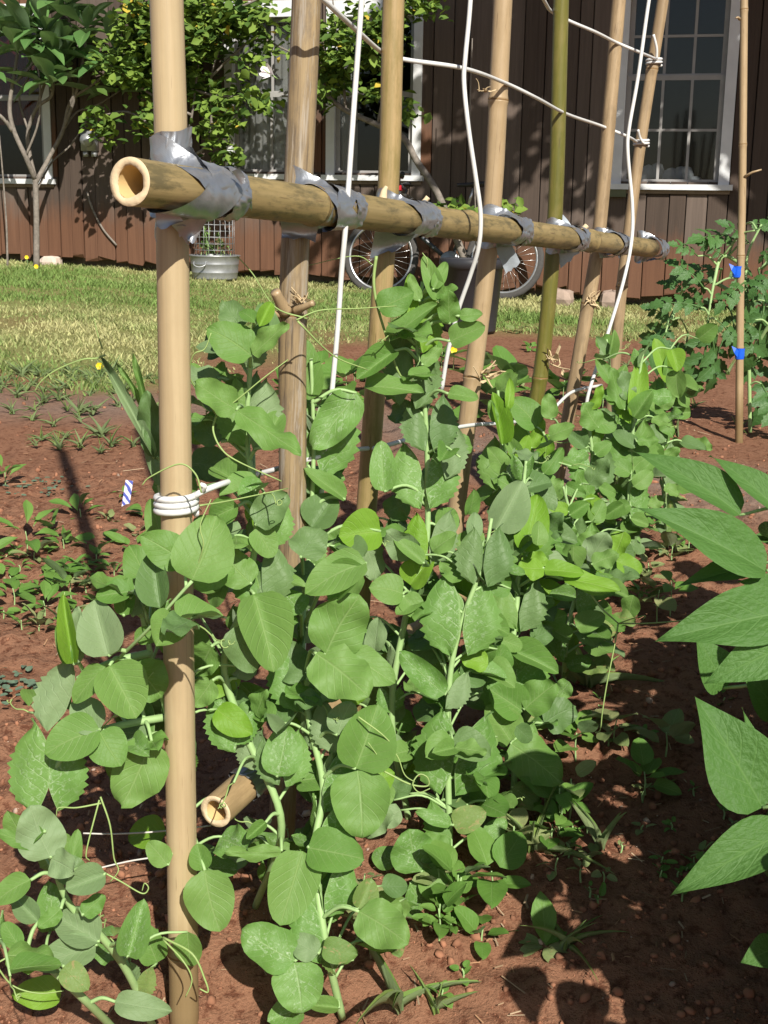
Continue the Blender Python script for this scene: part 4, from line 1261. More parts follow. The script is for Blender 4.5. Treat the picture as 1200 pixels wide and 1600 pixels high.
# ------------------------------------------------------------------ the pea plants
# stems: pixel rows as measured, then the leaves of each plant: (base x, y, tip x, y, width ratio, mesh key, depth shift of the tip, tilt)
A = at
PEA = {
 'A': (1.66, [[G(243, 1612), A(200, 1520, 1.70), A(160, 1465, 1.66), A(108, 1412, 1.64), A(80, 1342, 1.62), A(62, 1290, 1.62)], [G(190, 1620), A(130, 1560, 1.62), A(60, 1500, 1.60), A(-20, 1460, 1.58)]],
   [(79, 1340, 47, 1258, .80, 'y', .02, .3), (80, 1342, 118, 1362, .9, 'y', -.02, .3), (60, 1326, -8, 1296, .35, 'g', 0, .8), (48, 1375, -14, 1408, .62, 'g', -.02, .4),
    (165, 1366, 102, 1388, .72, 'y', -.02, .5), (154, 1472, 86, 1428, .72, 'y', .02, .6), (150, 1478, 52, 1508, .52, 'y', -.03, .7), (200, 1495, 224, 1408, .52, 'm', .02, .2),
    (180, 1565, 264, 1578, .45, 'y', -.02, .7), (100, 1510, 137, 1545, .75, 'o', -.02, .3), (95, 1420, 60, 1450, .6, 'g', -.02, .4), (130, 1430, 165, 1400, .7, 'g', .02, .5),
    (70, 1300, 20, 1320, .5, 'g', .01, .5), (110, 1365, 122, 1295, .35, 'g', .03, .2), (60, 1440, 20, 1400, .6, 'y', .02, .5), (30, 1480, 5, 1440, .6, 'g', .02, .5)]),
 'B': (1.79, [[G(305, 1470), A(287, 1250, 1.83), A(262, 1120, 1.81), A(235, 1020, 1.79), A(215, 930, 1.79)], [A(262, 1120, 1.81), A(205, 1130, 1.78), A(150, 1145, 1.75), A(100, 1180, 1.74), A(74, 1230, 1.74)], [A(235, 1020, 1.79), A(171, 1036, 1.76), A(120, 1060, 1.75)],
      [A(180, 1034, 1.755), A(230, 985, 1.68), A(300, 908, 1.655)]],
   [(169, 1025, 145, 938, .76, 'y', .02, .2), (171, 1040, 214, 1120, .86, 'g', -.03, .3), (165, 1042, 110, 1097, .5, 'g', -.02, .5), (156, 1141, 68, 1172, .78, 'g', -.03, .5),
    (156, 1143, 188, 1194, .95, 'g', -.03, .4), (156, 1140, 112, 1092, .8, 'y', .02, .3), (237, 1158, 190, 1258, .72, 'g', -.02, .1), (205, 1040, 252, 1086, .9, 'g', .02, .2),
    (192, 962, 200, 902, .5, 'g', .02, .1), (207, 962, 222, 908, .5, 'y', .02, .1), (240, 935, 203, 848, .62, 'g', .03, .1), (250, 950, 236, 860, .55, 'd', .03, 0),
    (115, 1037, 97, 930, .26, 'l', .01, .0), (118, 1037, 124, 945, .30, 'y', .01, .0), (108, 1037, 88, 980, .35, 'g', .0, .1), (300, 906, 336, 806, .86, 'g', .015, .15),
    (300, 908, 365, 890, .7, 'g', .03, .3), (320, 1360, 342, 1457, .78, 'g', -.04, .25), (319, 1360, 307, 1318, .8, 'g', .02, .2), (262, 1352, 230, 1314, .7, 'g', .02, .3),
    (205, 1190, 160, 1215, .8, 'g', .03, .3), (215, 1090, 250, 1150, .8, 'd', .05, .1), (180, 1120, 235, 1130, .7, 'd', .06, .2), (210, 1000, 255, 985, .5, 'g', .04, .2),
    ('s', 100, 1112, 106, 1026, 'y', -1), ('s', 74, 1228, 48, 1130, 'm', -1), ('s', 78, 1230, 104, 1145, 'm', 1), ('s', 240, 1150, 222, 1085, 'g', -1)]),
 'S': (1.93, [[G(275, 1400), A(262, 1100, 1.95), A(262, 900, 1.95), A(245, 715, 1.94), A(215, 620, 1.93), A(185, 575, 1.92)]],
   [(240, 715, 163, 553, .10, 'y', 0, 0), (233, 665, 206, 548, .10, 'g', 0, 0), (246, 715, 231, 608, .36, 'd', 0, 0), (228, 640, 180, 565, .10, 'g', .01, .2), (250, 760, 222, 660, .16, 'y', .01, .1),
    (255, 850, 235, 780, .5, 'g', 0, .2), (258, 900, 290, 860, .7, 'd', .02, .2)]),
 'C': (1.87, [[G(398, 1420), A(440, 1290, 1.86), A(385, 1150, 1.87), A(350, 1040, 1.87), A(385, 930, 1.86), A(402, 800, 1.88), A(386, 690, 1.90), A(392, 560, 1.90), A(400, 500, 1.90)]],
   [(397, 928, 431, 1047, .66, 'g', -.05, .3), (392, 912, 348, 862, .8, 'g', .02, .3), (392, 556, 327, 509, .80, 'g', -.01, .3), (395, 554, 452, 506, .42, 'g', -.01, .5),
    (378, 512, 350, 472, .7, 'd', .03, .1), (420, 540, 410, 468, .55, 'd', .03, 0), (369, 640, 302, 597, .60, 'g', -.02, .5), (371, 642, 470, 720, .34, 'g', -.05, .6),
    (332, 1063, 303, 1102, .8, 'g', 0, .2), (330, 1010, 308, 1052, .8, 'g', .02, .1), (372, 790, 325, 812, .8, 'g', 0, .3), (400, 820, 450, 772, .72, 'd', .02, .2),
    (400, 825, 428, 870, .8, 'g', -.01, .3), (345, 690, 305, 660, .6, 'd', .04, .2), (385, 600, 345, 640, .5, 'd', .05, .2), (360, 905, 318, 935, .8, 'g', .03, .2),
    (390, 960, 350, 985, .7, 'g', .03, .3), (370, 1060, 395, 1010, .8, 'y', .03, .1), (410, 700, 440, 640, .6, 'g', .03, .1), (365, 750, 330, 725, .8, 'g', .03, .3), (390, 860, 350, 840, .8, 'd', .04, .2),
    (434, 1213, 447, 1133, .74, 'm', .02, .1), (400, 505, 375, 480, .6, 'g', .02, .2), (405, 510, 425, 470, .5, 'l', .02, .1), (415, 1285, 385, 1310, .5, 'g', -.02, .6), (440, 1330, 350, 1335, .25, 'g', -.02, .9),
    ('s', 369, 1143, 330, 1083, 'm', -1), ('s', 369, 1143, 402, 1110, 'm', 1), ('s', 410, 918, 432, 846, 'd', 1), ('s', 404, 918, 372, 860, 'g', -1), ('s', 388, 668, 420, 590, 'y', 1), ('s', 384, 668, 350, 610, 'g', -1), ('s', 418, 830, 445, 775, 'm', 1), ('s', 438, 1200, 408, 1150, 'd', -1), ('s', 442, 1200, 470, 1140, 'm', 1)]),
 'D': (1.86, [[G(535, 1590), A(508, 1470, 1.76), A(492, 1330, 1.82), A(505, 1230, 1.86), A(482, 1120, 1.89), A(472, 1000, 1.97), A(484, 850, 2.09), A(490, 700, 2.12), A(486, 560, 2.12)]],
   [(509, 1021, 561, 928, .80, 'g', .02, .15), (494, 1021, 576, 1093, .74, 'g', -.05, .3), (545, 1022, 619, 1063, .62, 'g', -.02, .3), (572, 880, 476, 917, .60, 'g', -.03, .5),
    (570, 885, 505, 935, .6, 'g', .02, .3), (595, 830, 531, 836, 1.0, 'l', -.02, .25), (556, 1201, 592, 1103, .84, 'g', .02, .1), (559, 1204, 566, 1310, .84, 'g', -.05, .3),
    (481, 1324, 567, 1340, .72, 'g', -.03, .5), (473, 1330, 438, 1446, .64, 'g', -.06, .2), (561, 1424, 638, 1478, .72, 'g', -.04, .4), (560, 1420, 582, 1373, .8, 'o', .02, .3),
    (460, 1502, 376, 1453, .68, 'm', .01, .5), (460, 1504, 472, 1584, 1.0, 'm', -.04, .4), (470, 1575, 420, 1594, .8, 'm', -.03, .5), (530, 1575, 480, 1568, .5, 'g', 0, .6),
    (497, 1490, 455, 1466, .8, 'y', .02, .4), (505, 1480, 555, 1490, .7, 'o', -.02, .4), (527, 1148, 549, 1096, .8, 'y', .02, .2), (557, 614, 488, 702, .52, 'm', -.02, .2),
    (483, 625, 476, 528, .46, 'g', .02, .0), (487, 824, 522, 772, .9, 'd', .02, .2), (540, 780, 478, 730, .34, 'g', -.02, .6), (500, 730, 530, 760, .7, 'd', .04, .2),
    (560, 1205, 480, 1190, .4, 'g', .05, .5), (520, 1330, 470, 1290, .6, 'd', .06, .3), (490, 1400, 540, 1390, .8, 'm', .05, .3), (500, 1260, 540, 1310, .8, 'd', .08, .2),
    (480, 1060, 440, 1010, .8, 'd', .05, .2), (470, 960, 440, 920, .8, 'm', .04, .2), (520, 1110, 470, 1150, .8, 'd', .07, .2), (490, 780, 470, 740, .7, 'g', .03, .2), (470, 870, 500, 830, .9, 'd', .05, .1),
    ('s', 473, 1076, 428, 1010, 'm', -1), ('s', 475, 1076, 520, 1010, 'd', 1), ('s', 490, 700, 470, 610, 'm', -1), ('s', 492, 702, 530, 600, 'm', 1), ('s', 505, 1235, 545, 1170, 'm', 1), ('s', 495, 1330, 535, 1260, 'm', 1), ('s', 505, 1470, 470, 1400, 'm', -1), ('s', 508, 1400, 548, 1340, 'm', 1), ('s', 528, 1148, 500, 1090, 'y', -1)]),
 'E': (2.13, [[G(702, 1400), A(702, 1290, 2.10), A(700, 1190, 2.12), A(703, 1060, 2.14), A(722, 970, 2.15), A(755, 880, 2.16), A(768, 810, 2.18)]],
   [(657, 1362, 639, 1294, 1.0, 'm', .02, .4), (659, 1364, 717, 1400, .84, 'g', -.03, .5), (704, 1289, 652, 1266, .42, 'm', 0, .6), (708, 1289, 759, 1268, .72, 'o', 0, .5),
    (695, 1085, 623, 1018, .40, 'm', .01, .2), (640, 1500, 684, 1527, .8, 'o', -.03, .5), (640, 1380, 690, 1440, .8, 'm', .0, .4), (700, 1330, 660, 1310, .8, 'g', .02, .4),
    (650, 1155, 655, 1195, .9, 'd', .04, .2), (690, 1250, 740, 1240, .7, 'd', .03, .3), (640, 1240, 600, 1220, .7, 'd', .04, .4), (620, 1350, 580, 1330, .8, 'm', .03, .4), (600, 1400, 640, 1420, .8, 'd', .04, .4),
    (680, 1010, 640, 985, .8, 'd', .06, .2), (690, 1120, 650, 1090, .9, 'd', .06, .2), (720, 1060, 765, 1040, .7, 'd', .05, .2), (730, 900, 690, 880, .8, 'g', .04, .2),
    ('s', 718, 985, 690, 895, 'm', -1), ('s', 724, 985, 762, 905, 'm', 1), ('s', 706, 1200, 686, 1105, 'm', -1), ('s', 712, 1200, 770, 1120, 'm', 1), ('s', 752, 886, 738, 822, 'd', -1), ('s', 756, 886, 786, 822, 'd', 1), ('s', 700, 1085, 735, 1050, 'y', 1), ('s', 704, 1300, 670, 1250, 'g', -1)]),
 'E2': (2.22, [[G(640, 1290), A(612, 1120, 2.20), A(635, 960, 2.21), A(665, 860, 2.22), A(668, 750, 2.23), A(664, 640, 2.23), A(652, 540, 2.23), A(660, 440, 2.23)]],
   [(591, 482, 644, 455, .76, 'g', -.01, .3), (610, 531, 672, 468, .34, 'g', -.03, .5), (640, 525, 640, 424, .26, 'l', .02, 0), (686, 470, 662, 398, .36, 'g', .02, 0), (678, 452, 698, 406, .40, 'g', .02, .1),
    (679, 460, 717, 452, .6, 'g', -.01, .4), (704, 505, 701, 452, .62, 'g', -.01, .1), (718, 494, 753, 488, .62, 'g', -.01, .4), (703, 533, 756, 508, .64, 'g', -.02, .4), (617, 548, 558, 588, .50, 'g', -.04, .4),
    (570, 605, 657, 598, .42, 'g', -.04, .6), (700, 615, 747, 620, .55, 'g', -.02, .5), (600, 768, 596, 688, .5, 'm', .02, .1), (629, 928, 582, 915, .92, 'g', -.02, .3), (630, 932, 662, 964, .8, 'g', -.02, .3),
    (662, 880, 616, 838, .40, 'g', .01, .5), (640, 510, 612, 560, .5, 'd', .03, .2), (690, 690, 735, 700, .7, 'g', .03, .2), (640, 780, 605, 800, .8, 'd', .04, .2), (645, 640, 610, 650, .7, 'd', .04, .3), (680, 820, 720, 800, .8, 'g', .03, .2),
    (630, 1010, 590, 985, .8, 'd', .05, .2), (620, 1080, 580, 1120, .8, 'd', .05, .2), (650, 900, 690, 930, .8, 'd', .05, .2), (600, 1000, 560, 985, .8, 'd', .06, .3), (660, 570, 690, 545, .5, 'g', .02, .3), (655, 470, 640, 430, .4, 'g', .02, 0),
    ('s', 640, 606, 632, 535, 'd', -1), ('s', 644, 606, 676, 540, 'd', 1), ('s', 668, 678, 640, 622, 'd', -1), ('s', 672, 678, 698, 615, 'd', 1), ('s', 662, 760, 626, 690, 'm', -1), ('s', 666, 760, 700, 690, 'm', 1), ('s', 668, 852, 648, 800, 'l', -1), ('s', 672, 852, 708, 798, 'y', 1), ('s', 650, 520, 670, 450, 'l', 1), ('s', 690, 720, 715, 660, 'y', 1)]),
 'F': (2.34, [[G(800, 1275), A(806, 1150, 2.30), A(800, 1030, 2.32), A(808, 940, 2.35), A(812, 850, 2.38), A(818, 760, 2.42), A(822, 720, 2.43)]],
   [(798, 1162, 874, 1227, .72, 'g', -.04, .3), (816, 1111, 767, 1076, .92, 'g', 0, .3), (798, 1158, 763, 1103, .84, 'g', 0, .3), (820, 1108, 870, 1068, .8, 'g', 0, .4), (796, 1025, 750, 998, .8, 'd', 0, .4),
    (796, 1014, 874, 1047, .5, 'g', -.03, .5), (775, 828, 818, 752, .68, 'y', .01, .1), (820, 862, 842, 772, .55, 'l', .02, .1), (790, 870, 836, 836, .42, 'd', 0, .4), (850, 888, 808, 888, .8, 'l', -.01, .6),
    (850, 890, 912, 893, .5, 'l', -.02, .7), (880, 905, 970, 914, .42, 'l', -.03, .8), (760, 1110, 730, 1090, .8, 'g', .04, .3), (780, 1180, 740, 1210, .7, 'g', .03, .4), (830, 1000, 862, 985, .7, 'd', .04, .2),
    (800, 1230, 840, 1262, .7, 'o', 0, .5), (780, 1250, 745, 1275, .7, 'o', 0, .5), (850, 1130, 895, 1105, .8, 'd', .05, .3), (820, 930, 785, 915, .8, 'd', .04, .2), (840, 960, 870, 935, .8, 'd', .05, .2), (800, 980, 770, 955, .8, 'g', .04, .2),
    ('s', 812, 958, 846, 905, 'd', 1), ('s', 808, 958, 780, 910, 'g', -1), ('s', 800, 1075, 770, 985, 'm', -1), ('s', 804, 1075, 838, 1000, 'm', 1), ('s', 812, 880, 790, 810, 'g', -1), ('s', 816, 860, 848, 790, 'g', 1), ('s', 803, 1180, 840, 1130, 'm', 1)]),
 'G': (2.78, [[G(845, 1010), A(838, 860, 2.76), A(828, 770, 2.78), A(832, 700, 2.78), A(818, 660, 2.78)], [A(828, 770, 2.78), A(790, 720, 2.76), A(782, 660, 2.76), A(778, 610, 2.76)], [A(832, 700, 2.78), A(860, 690, 2.74), A(885, 660, 2.74)]],
   [(838, 667, 804, 622, .80, 'g', -.01, .2), (860, 655, 856, 614, .62, 'g', .01, .1), (858, 682, 895, 663, .70, 'g', -.02, .4), (785, 695, 773, 612, .34, 'l', .01, 0), (792, 640, 800, 590, .3, 'l', .01, 0), (775, 660, 765, 625, .4, 'g', .01, .1),
    (810, 720, 790, 680, .5, 'g', 0, .2), (812, 720, 826, 680, .5, 'l', 0, .2), (850, 740, 880, 700, .5, 'g', 0, .2), (845, 780, 880, 750, .6, 'g', 0, .3), (800, 760, 765, 735, .6, 'd', .02, .2), (840, 810, 870, 790, .8, 'd', .03, .2), (830, 700, 850, 655, .4, 'l', .01, .1),
    (860, 850, 890, 830, .8, 'g', .02, .3), (880, 870, 905, 850, .7, 'g', .02, .3), (790, 800, 760, 790, .8, 'd', .04, .2), (770, 720, 742, 735, .6, 'd', .03, .3), (770, 770, 735, 775, .7, 'g', .03, .3),
    ('s', 786, 740, 770, 680, 'g', -1), ('s', 790, 740, 808, 690, 'l', 1), ('s', 830, 770, 852, 710, 'm', 1), ('s', 828, 700, 812, 650, 'g', -1), ('s', 838, 830, 815, 780, 'y', -1), ('s', 842, 830, 870, 770, 'y', 1)]),
 'K': (2.66, [[G(925, 1030), A(918, 930, 2.66), A(905, 860, 2.68), A(890, 800, 2.70), A(880, 760, 2.70)], [G(880, 1090), A(885, 1000, 2.5), A(900, 930, 2.5), A(925, 880, 2.5)]],
   [(905, 862, 940, 835, .8, 'g', 0, .4), (905, 865, 868, 850, .8, 'g', 0, .3), (918, 925, 958, 900, .75, 'g', 0, .4), (915, 930, 880, 915, .8, 'm', 0, .4), (890, 805, 920, 785, .7, 'g', 0, .3), (888, 800, 858, 790, .7, 'l', 0, .3), (900, 980, 945, 960, .7, 'g', 0, .5), (890, 1000, 860, 980, .8, 'g', 0, .4), (885, 1040, 925, 1030, .7, 'm', 0, .5), (925, 882, 968, 868, .7, 'g', 0, .5),
    (920, 975, 965, 985, .7, 'o', 0, .5), ('s', 905, 870, 890, 815, 'm', -1), ('s', 908, 870, 930, 815, 'g', 1), ('s', 900, 940, 925, 890, 'm', 1), ('s', 886, 1010, 868, 960, 'm', -1)]),
 'I': (3.05, [[G(905, 900), A(908, 800, 3.04), A(925, 720, 3.06), A(918, 660, 3.06), A(910, 630, 3.06)]],
   [(935, 668, 910, 630, .8, 'g', 0, .2), (925, 777, 897, 737, .62, 'g', 0, .2), (925, 780, 916, 815, .7, 'g', 0, .3), (915, 700, 890, 675, .8, 'd', .02, .2), (930, 710, 955, 690, .7, 'g', 0, .3), (925, 640, 940, 600, .4, 'l', 0, 0), (905, 730, 880, 715, .7, 'g', 0, .3),
    (935, 760, 965, 770, .6, 'g', 0, .3), (910, 830, 880, 815, .8, 'd', .02, .3), (915, 850, 950, 840, .8, 'g', 0, .4), (905, 870, 930, 890, .8, 'o', 0, .4), ('s', 922, 745, 905, 695, 'm', -1), ('s', 926, 745, 945, 690, 'd', 1), ('s', 910, 800, 930, 760, 'g', 1)]),
 'H': (3.10, [[G(985, 905), A(982, 820, 3.08), A(985, 740, 3.08), A(990, 660, 3.08), A(1000, 580, 3.08), A(1006, 545, 3.08)]],
   [(990, 652, 1004, 558, .32, 'l', .01, 0), (990, 652, 1018, 610, .62, 'g', -.01, .2), (985, 625, 970, 580, .62, 'd', .02, .1), (975, 640, 950, 575, .35, 'g', .02, .1), (992, 700, 960, 670, .6, 'd', .02, .2), (995, 690, 1030, 690, .5, 'g', 0, .5), (985, 740, 950, 720, .7, 'g', 0, .3),
    (990, 760, 1020, 735, .7, 'g', 0, .3), (985, 790, 955, 800, .8, 'g', 0, .3), (985, 810, 1015, 820, .7, 'g', 0, .4), (985, 850, 1010, 860, .8, 'd', 0, .4), (980, 870, 955, 880, .8, 'g', 0, .4), (980, 830, 950, 845, .7, 'd', 0, .4),
    ('s', 986, 720, 968, 665, 'g', -1), ('s', 990, 720, 1012, 655, 'g', 1), ('s', 984, 790, 1004, 745, 'm', 1), ('s', 992, 640, 978, 590, 'l', -1)]),
 'J': (3.42, [[G(1042, 860), A(1038, 760, 3.40), A(1034, 660, 3.40), A(1040, 590, 3.40), A(1028, 540, 3.40)], [G(965, 800), A(962, 700, 3.5), A(955, 600, 3.5), A(948, 530, 3.5)]],
   [(1047, 598, 1024, 528, .38, 'l', .01, 0), (1040, 590, 1052, 545, .4, 'g', .01, .1), (1035, 640, 1056, 600, .5, 'g', 0, .2), (1030, 645, 1048, 685, .5, 'g', 0, .3), (1040, 690, 1015, 665, .6, 'd', .02, .2), (1036, 720, 1062, 700, .6, 'g', 0, .3), (1038, 760, 1060, 775, .7, 'g', 0, .4),
    (1036, 780, 1010, 790, .7, 'g', 0, .4), (1040, 810, 1070, 820, .8, 'l', 0, .5), (955, 600, 935, 560, .5, 'g', 0, .1), (960, 610, 978, 570, .5, 'g', 0, .1), (950, 560, 962, 515, .35, 'g', 0, 0), (960, 660, 935, 640, .6, 'd', 0, .2), (955, 560, 935, 525, .4, 'd', 0, .1),
    ('s', 1040, 640, 1024, 590, 'g', -1), ('s', 1036, 740, 1054, 690, 'y', 1), ('s', 958, 640, 975, 595, 'm', 1)]),
}
PEA_LABEL = {
 'A': 'low sprawling greyish pea plant in the bottom left corner left of front post',
 'B': 'pea plant with big round leaflets reaching left past the front post',
 'S': 'slender pea shoot with narrow folded tip leaves left behind the front post',
 'C': 'tall pea plant climbing between the front post and the weathered post',
 'D': 'broad leaved pea plant in the foreground right of the weathered post',
 'E': 'pea plant with large marbled toothed stipules in the middle of the row',
 'E2': 'tallest pea plant topped with bright leaflets beside the third post',
 'F': 'pea plant with pale leaflets and long forked tendrils pointing at the bean leaves',
 'G': 'pea plant with young folded tips around the foot of the green post',
 'K': 'low pea plant right of the forked tendril plant at the edge of the shade',
 'I': 'small pea plant at the foot of the brown leaning post',
 'H': 'upright pale tipped pea plant right of the brown leaning post',
 'J': 'farthest pea plant at the end of the row near the tomato plant',
}
def hides_post(p):
    x, y = proj(p)
    return (418 < x < 494 and 440 < y < 880 and p.y < 2.07) or (548 < x < 600 and 560 < y < 800) or (708 < x < 752 and 560 < y < 760) or (548 < x < 600 and 420 < y < 560) or (560 < y < 700 and abs(x - (846 - (y - 575) * .2)) < 20) or (540 < y < 745 and abs(x - (919 - (y - 474) * .174)) < 20) or (470 < y < 600 and 950 < x < 984 and p.y < 3.7) or (300 < x < 445 and 1150 < y < 1310 and p.y < 2.0)
def build_peas():
    rp = random.Random(21)
    for key, (Y0, paths, leaves) in PEA.items():
        P = Plant('pea_plant', PEA_LABEL[key], 'pea plant', paths, .0062 if Y0 < 2.5 else .0055, 'pea plants along the trellis', 'stem', (3,) if key == 'B' else ())
        def yat(px, py):
            # distance of the nearest stem point seen close to this pixel
            best = min(((abs(proj(q)[0] - px) * .5 + abs(proj(q)[1] - py), q.y) for path in P.paths for q in path), key=lambda k: k[0])
            return best[1]
        done = {}
        for k, lf in enumerate(leaves):
            if lf[0] == 's':
                _, bx, by, tx, ty, mk, sd = lf
                y = yat(bx, by) - (.012 if not (key == 'D' and by < 870) else -.005)
                b = A(bx, by, y); t = A(tx, ty, y + .015)
                L = (t - b).length
                up = (t - b).normalized()
                n = (face(.25, .18 * sd, None, .12))
                # mesh's long axis leans outwards; turn it so the straight edge runs up the stem
                ax = up
                me = SM[mk][sd][rp.randrange(3)]
                x = ax.cross(n).normalized()
                ax2 = (ax - x * (.28 * sd)).normalized()
                P.leaf(me, b, b + ax2 * L * 1.02, n, 1.0, 'stipule')
                continue
            bx, by, tx, ty, wr, mk, dz, tl = lf
            y = (yat(bx, by) if key == 'D' and by < 870 else min(Y0, yat(bx, by))) - (.035 if not (key == 'D' and by < 870) else .0) + (dz if dz > .025 else 0) * 1.3 + rp.uniform(-.006, .006)
            if key == 'B' and by < 930 and bx >= 295: y = 1.655 if tx < 350 else 1.70
            b = A(bx, by, y); t = A(tx, ty, y + dz)
            P.leaf(LM[mk][rp.randrange(6)], b, t, face(tl, 0, None, .22), wr * 1.06)
            kk = (round(bx / 14), round(by / 14))
            if kk not in done:
                done[kk] = 1
                P.petiole(b, .0030 if Y0 < 2.5 else .0025)
        # the rest of the foliage along the stems, turned every way
        for path in P.paths:
            L = 0; nxt = .10 + rp.random() * .04
            for i in range(1, len(path)):
                L += (path[i] - path[i - 1]).length
                if L < nxt: continue
                nxt = L + rp.uniform(.055, .075) * (1.0 if key != 'A' else 1.5)
                if key != 'S' and (i < len(path) - 8 and key != 'A' or rp.random() < .3):
                    c = path[i]; hgt = c.z - ground_z(c.x, c.y)
                    low = hgt < .22
                    for sd in (-1, 1):
                        mk = rp.choice('mmdgy' if not low else 'mooyg')
                        n = Vector((.5 * sd + rp.uniform(-.5, .5), rp.uniform(-.8, .3), .6)).normalized()
                        up = Vector((sd * .3 + rp.uniform(-.2, .2), rp.uniform(-.2, .3), .9)).normalized()
                        s_ = rp.uniform(.035, .05)
                        if hides_post(c + up * s_): continue
                        P.leaf(SM[mk][sd][rp.randrange(3)], c, c + up * s_, n, 1.0, 'stipule')
                    az = rp.uniform(.15, 2.9) + (math.pi if rp.random() < .25 else 0)     # mostly into the row, behind the leaves in front
                    d = Vector((math.cos(az), math.sin(az) * .8, rp.uniform(-.1, .35))).normalized()
                    pl = rp.uniform(.05, .10); e = c + d * pl
                    if e.z < ground_z(e.x, e.y) + .03: continue
                    P.petiole(e, .0024, 0, c)
                    for f in (1.0, .62):
                        o = c.lerp(e, f) + Vector((0, 0, .01))
                        for sd in (-1, 1):
                            s = d.cross(Vector((0, 0, 1))).normalized() * sd
                            v = (s * rp.uniform(.7, 1) + d * rp.uniform(.1, .7) + Vector((0, 0, rp.uniform(-.25, .25)))).normalized()
                            ln = rp.uniform(.045, .068) * (1 if f == 1 else 1.1)
                            t = o + v * ln
                            if t.z < ground_z(t.x, t.y) + .01 or proj(t)[0] < 60 or hides_post(t) or hides_post(o.lerp(t, .5)): continue
                            mk = rp.choice('ggggymd' if not low else 'gggomy')
                            P.leaf(LM[mk][rp.randrange(6)], o, t, Vector((rp.uniform(-.5, .5), rp.uniform(-.9, .2), .8)).normalized(), rp.uniform(.68, .85))
                    if rp.random() < .6:
                        P.curl(e, d, rp.uniform(.03, .07), rp.randrange(999), rp.uniform(1, 2.4))
        # the inner mass of the row: leaves on short side shoots behind the front ones
        if key not in ('S',):
            for k in range({'A': 8, 'B': 24, 'C': 26, 'D': 40, 'E': 38, 'E2': 30, 'F': 34, 'G': 18, 'K': 30, 'I': 14, 'H': 14, 'J': 10}[key]):
                path = P.paths[0] if rp.random() < .75 else rp.choice(P.paths)
                c = path[int(len(path) * rp.uniform(.12, .86))]
                o = c + Vector((rp.uniform(-.13, .13), rp.uniform(.0, .16), rp.uniform(-.05, .06)))
                a_ = rp.uniform(0, 6.28)
                t = o + Vector((math.cos(a_), rp.uniform(-.5, .3), math.sin(a_) * .8)).normalized() * rp.uniform(.045, .075)
                if min(o.z, t.z) < ground_z(o.x, o.y) + .02 or hides_post(t) or hides_post(o) or hides_post(o.lerp(t, .5)) or (key == 'B' and proj(t)[0] < 190): continue
                P.leaf(LM[rp.choice('gggglymd')][rp.randrange(6)], o, t, Vector((rp.uniform(-.5, .6), -.8, rp.uniform(.1, .9))).normalized(), rp.uniform(.62, .85))
                if k % 2: P.petiole(o, .0022)
        # tendrils measured in the picture
        T = lambda pts, r=.0011: P.tendril([A(x, y, yy) for x, y, yy in pts], r)
        if key == 'A':
            T([(158, 1255, 1.68), (120, 1262, 1.67), (92, 1262, 1.66), (88, 1275, 1.66)]); T([(155, 1250, 1.68), (135, 1330, 1.66), (140, 1345, 1.66)]); T([(157, 1245, 1.68), (172, 1290, 1.67), (178, 1340, 1.67), (185, 1360, 1.66), (172, 1378, 1.66)])
            T([(40, 1480, 1.6), (-5, 1505, 1.58)], .0016); T([(-5, 1510, 1.6), (20, 1540, 1.6), (60, 1552, 1.6), (100, 1548, 1.6)]); T([(160, 1362, 1.66), (190, 1378, 1.66), (222, 1396, 1.66), (232, 1388, 1.66), (226, 1380, 1.66), (222, 1392, 1.66)])
            T([(255, 1465, 1.70), (300, 1490, 1.675), (320, 1530, 1.67), (325, 1550, 1.67), (312, 1545, 1.67)], .0016); T([(255, 1468, 1.70), (285, 1500, 1.675), (300, 1530, 1.67), (290, 1558, 1.67)], .0013)
        if key == 'B':
            T([(302, 905, 1.66), (310, 880, 1.66), (318, 850, 1.65), (313, 820, 1.65), (330, 780, 1.66)]); T([(108, 1030, 1.75), (100, 960, 1.75), (101, 925, 1.75)])
            T([(156, 1141, 1.745), (210, 1085, 1.74), (240, 1050, 1.74)], .0008)
        if key == 'S':
            T([(165, 555, 1.92), (150, 560, 1.92), (128, 562, 1.92), (90, 577, 1.92), (65, 595, 1.92), (54, 612, 1.92)], .0013); T([(160, 545, 1.92), (152, 520, 1.92), (147, 497, 1.92)])
        if key == 'C':
            T([(340, 650, 1.84), (318, 620, 1.82), (297, 590, 1.8), (302, 555, 1.78), (320, 545, 1.78), (330, 520, 1.78)], .0012); T([(338, 648, 1.84), (333, 672, 1.83), (345, 700, 1.82), (370, 720, 1.82), (440, 752, 1.83)], .0014)
            T([(340, 646, 1.84), (370, 625, 1.83), (410, 592, 1.83), (450, 562, 1.84)]); T([(312, 790, 1.70), (360, 782, 1.75), (450, 763, 1.82)]); T([(315, 770, 1.70), (305, 740, 1.70), (280, 725, 1.70), (235, 745, 1.7), (222, 758, 1.7)], .0012)
        if key == 'D':
            T([(600, 1205, 1.84), (640, 1225, 1.84), (668, 1228, 1.84), (668, 1215, 1.84), (655, 1210, 1.84), (645, 1225, 1.83), (655, 1238, 1.83), (672, 1232, 1.83)], .0013); T([(560, 1120, 1.82), (600, 1150, 1.82), (618, 1175, 1.82), (600, 1190, 1.82), (575, 1160, 1.82)])
            T([(596, 1160, 1.83), (620, 1180, 1.83), (632, 1210, 1.83), (648, 1222, 1.83)]); T([(480, 498, 1.99), (430, 480, 1.98), (395, 428, 1.97), (370, 400, 1.97)]); T([(463, 500, 1.98), (500, 485, 2.0), (560, 482, 2.02), (620, 478, 2.05)])
            T([(465, 502, 1.98), (520, 555, 2.02), (575, 578, 2.05)], .0013)
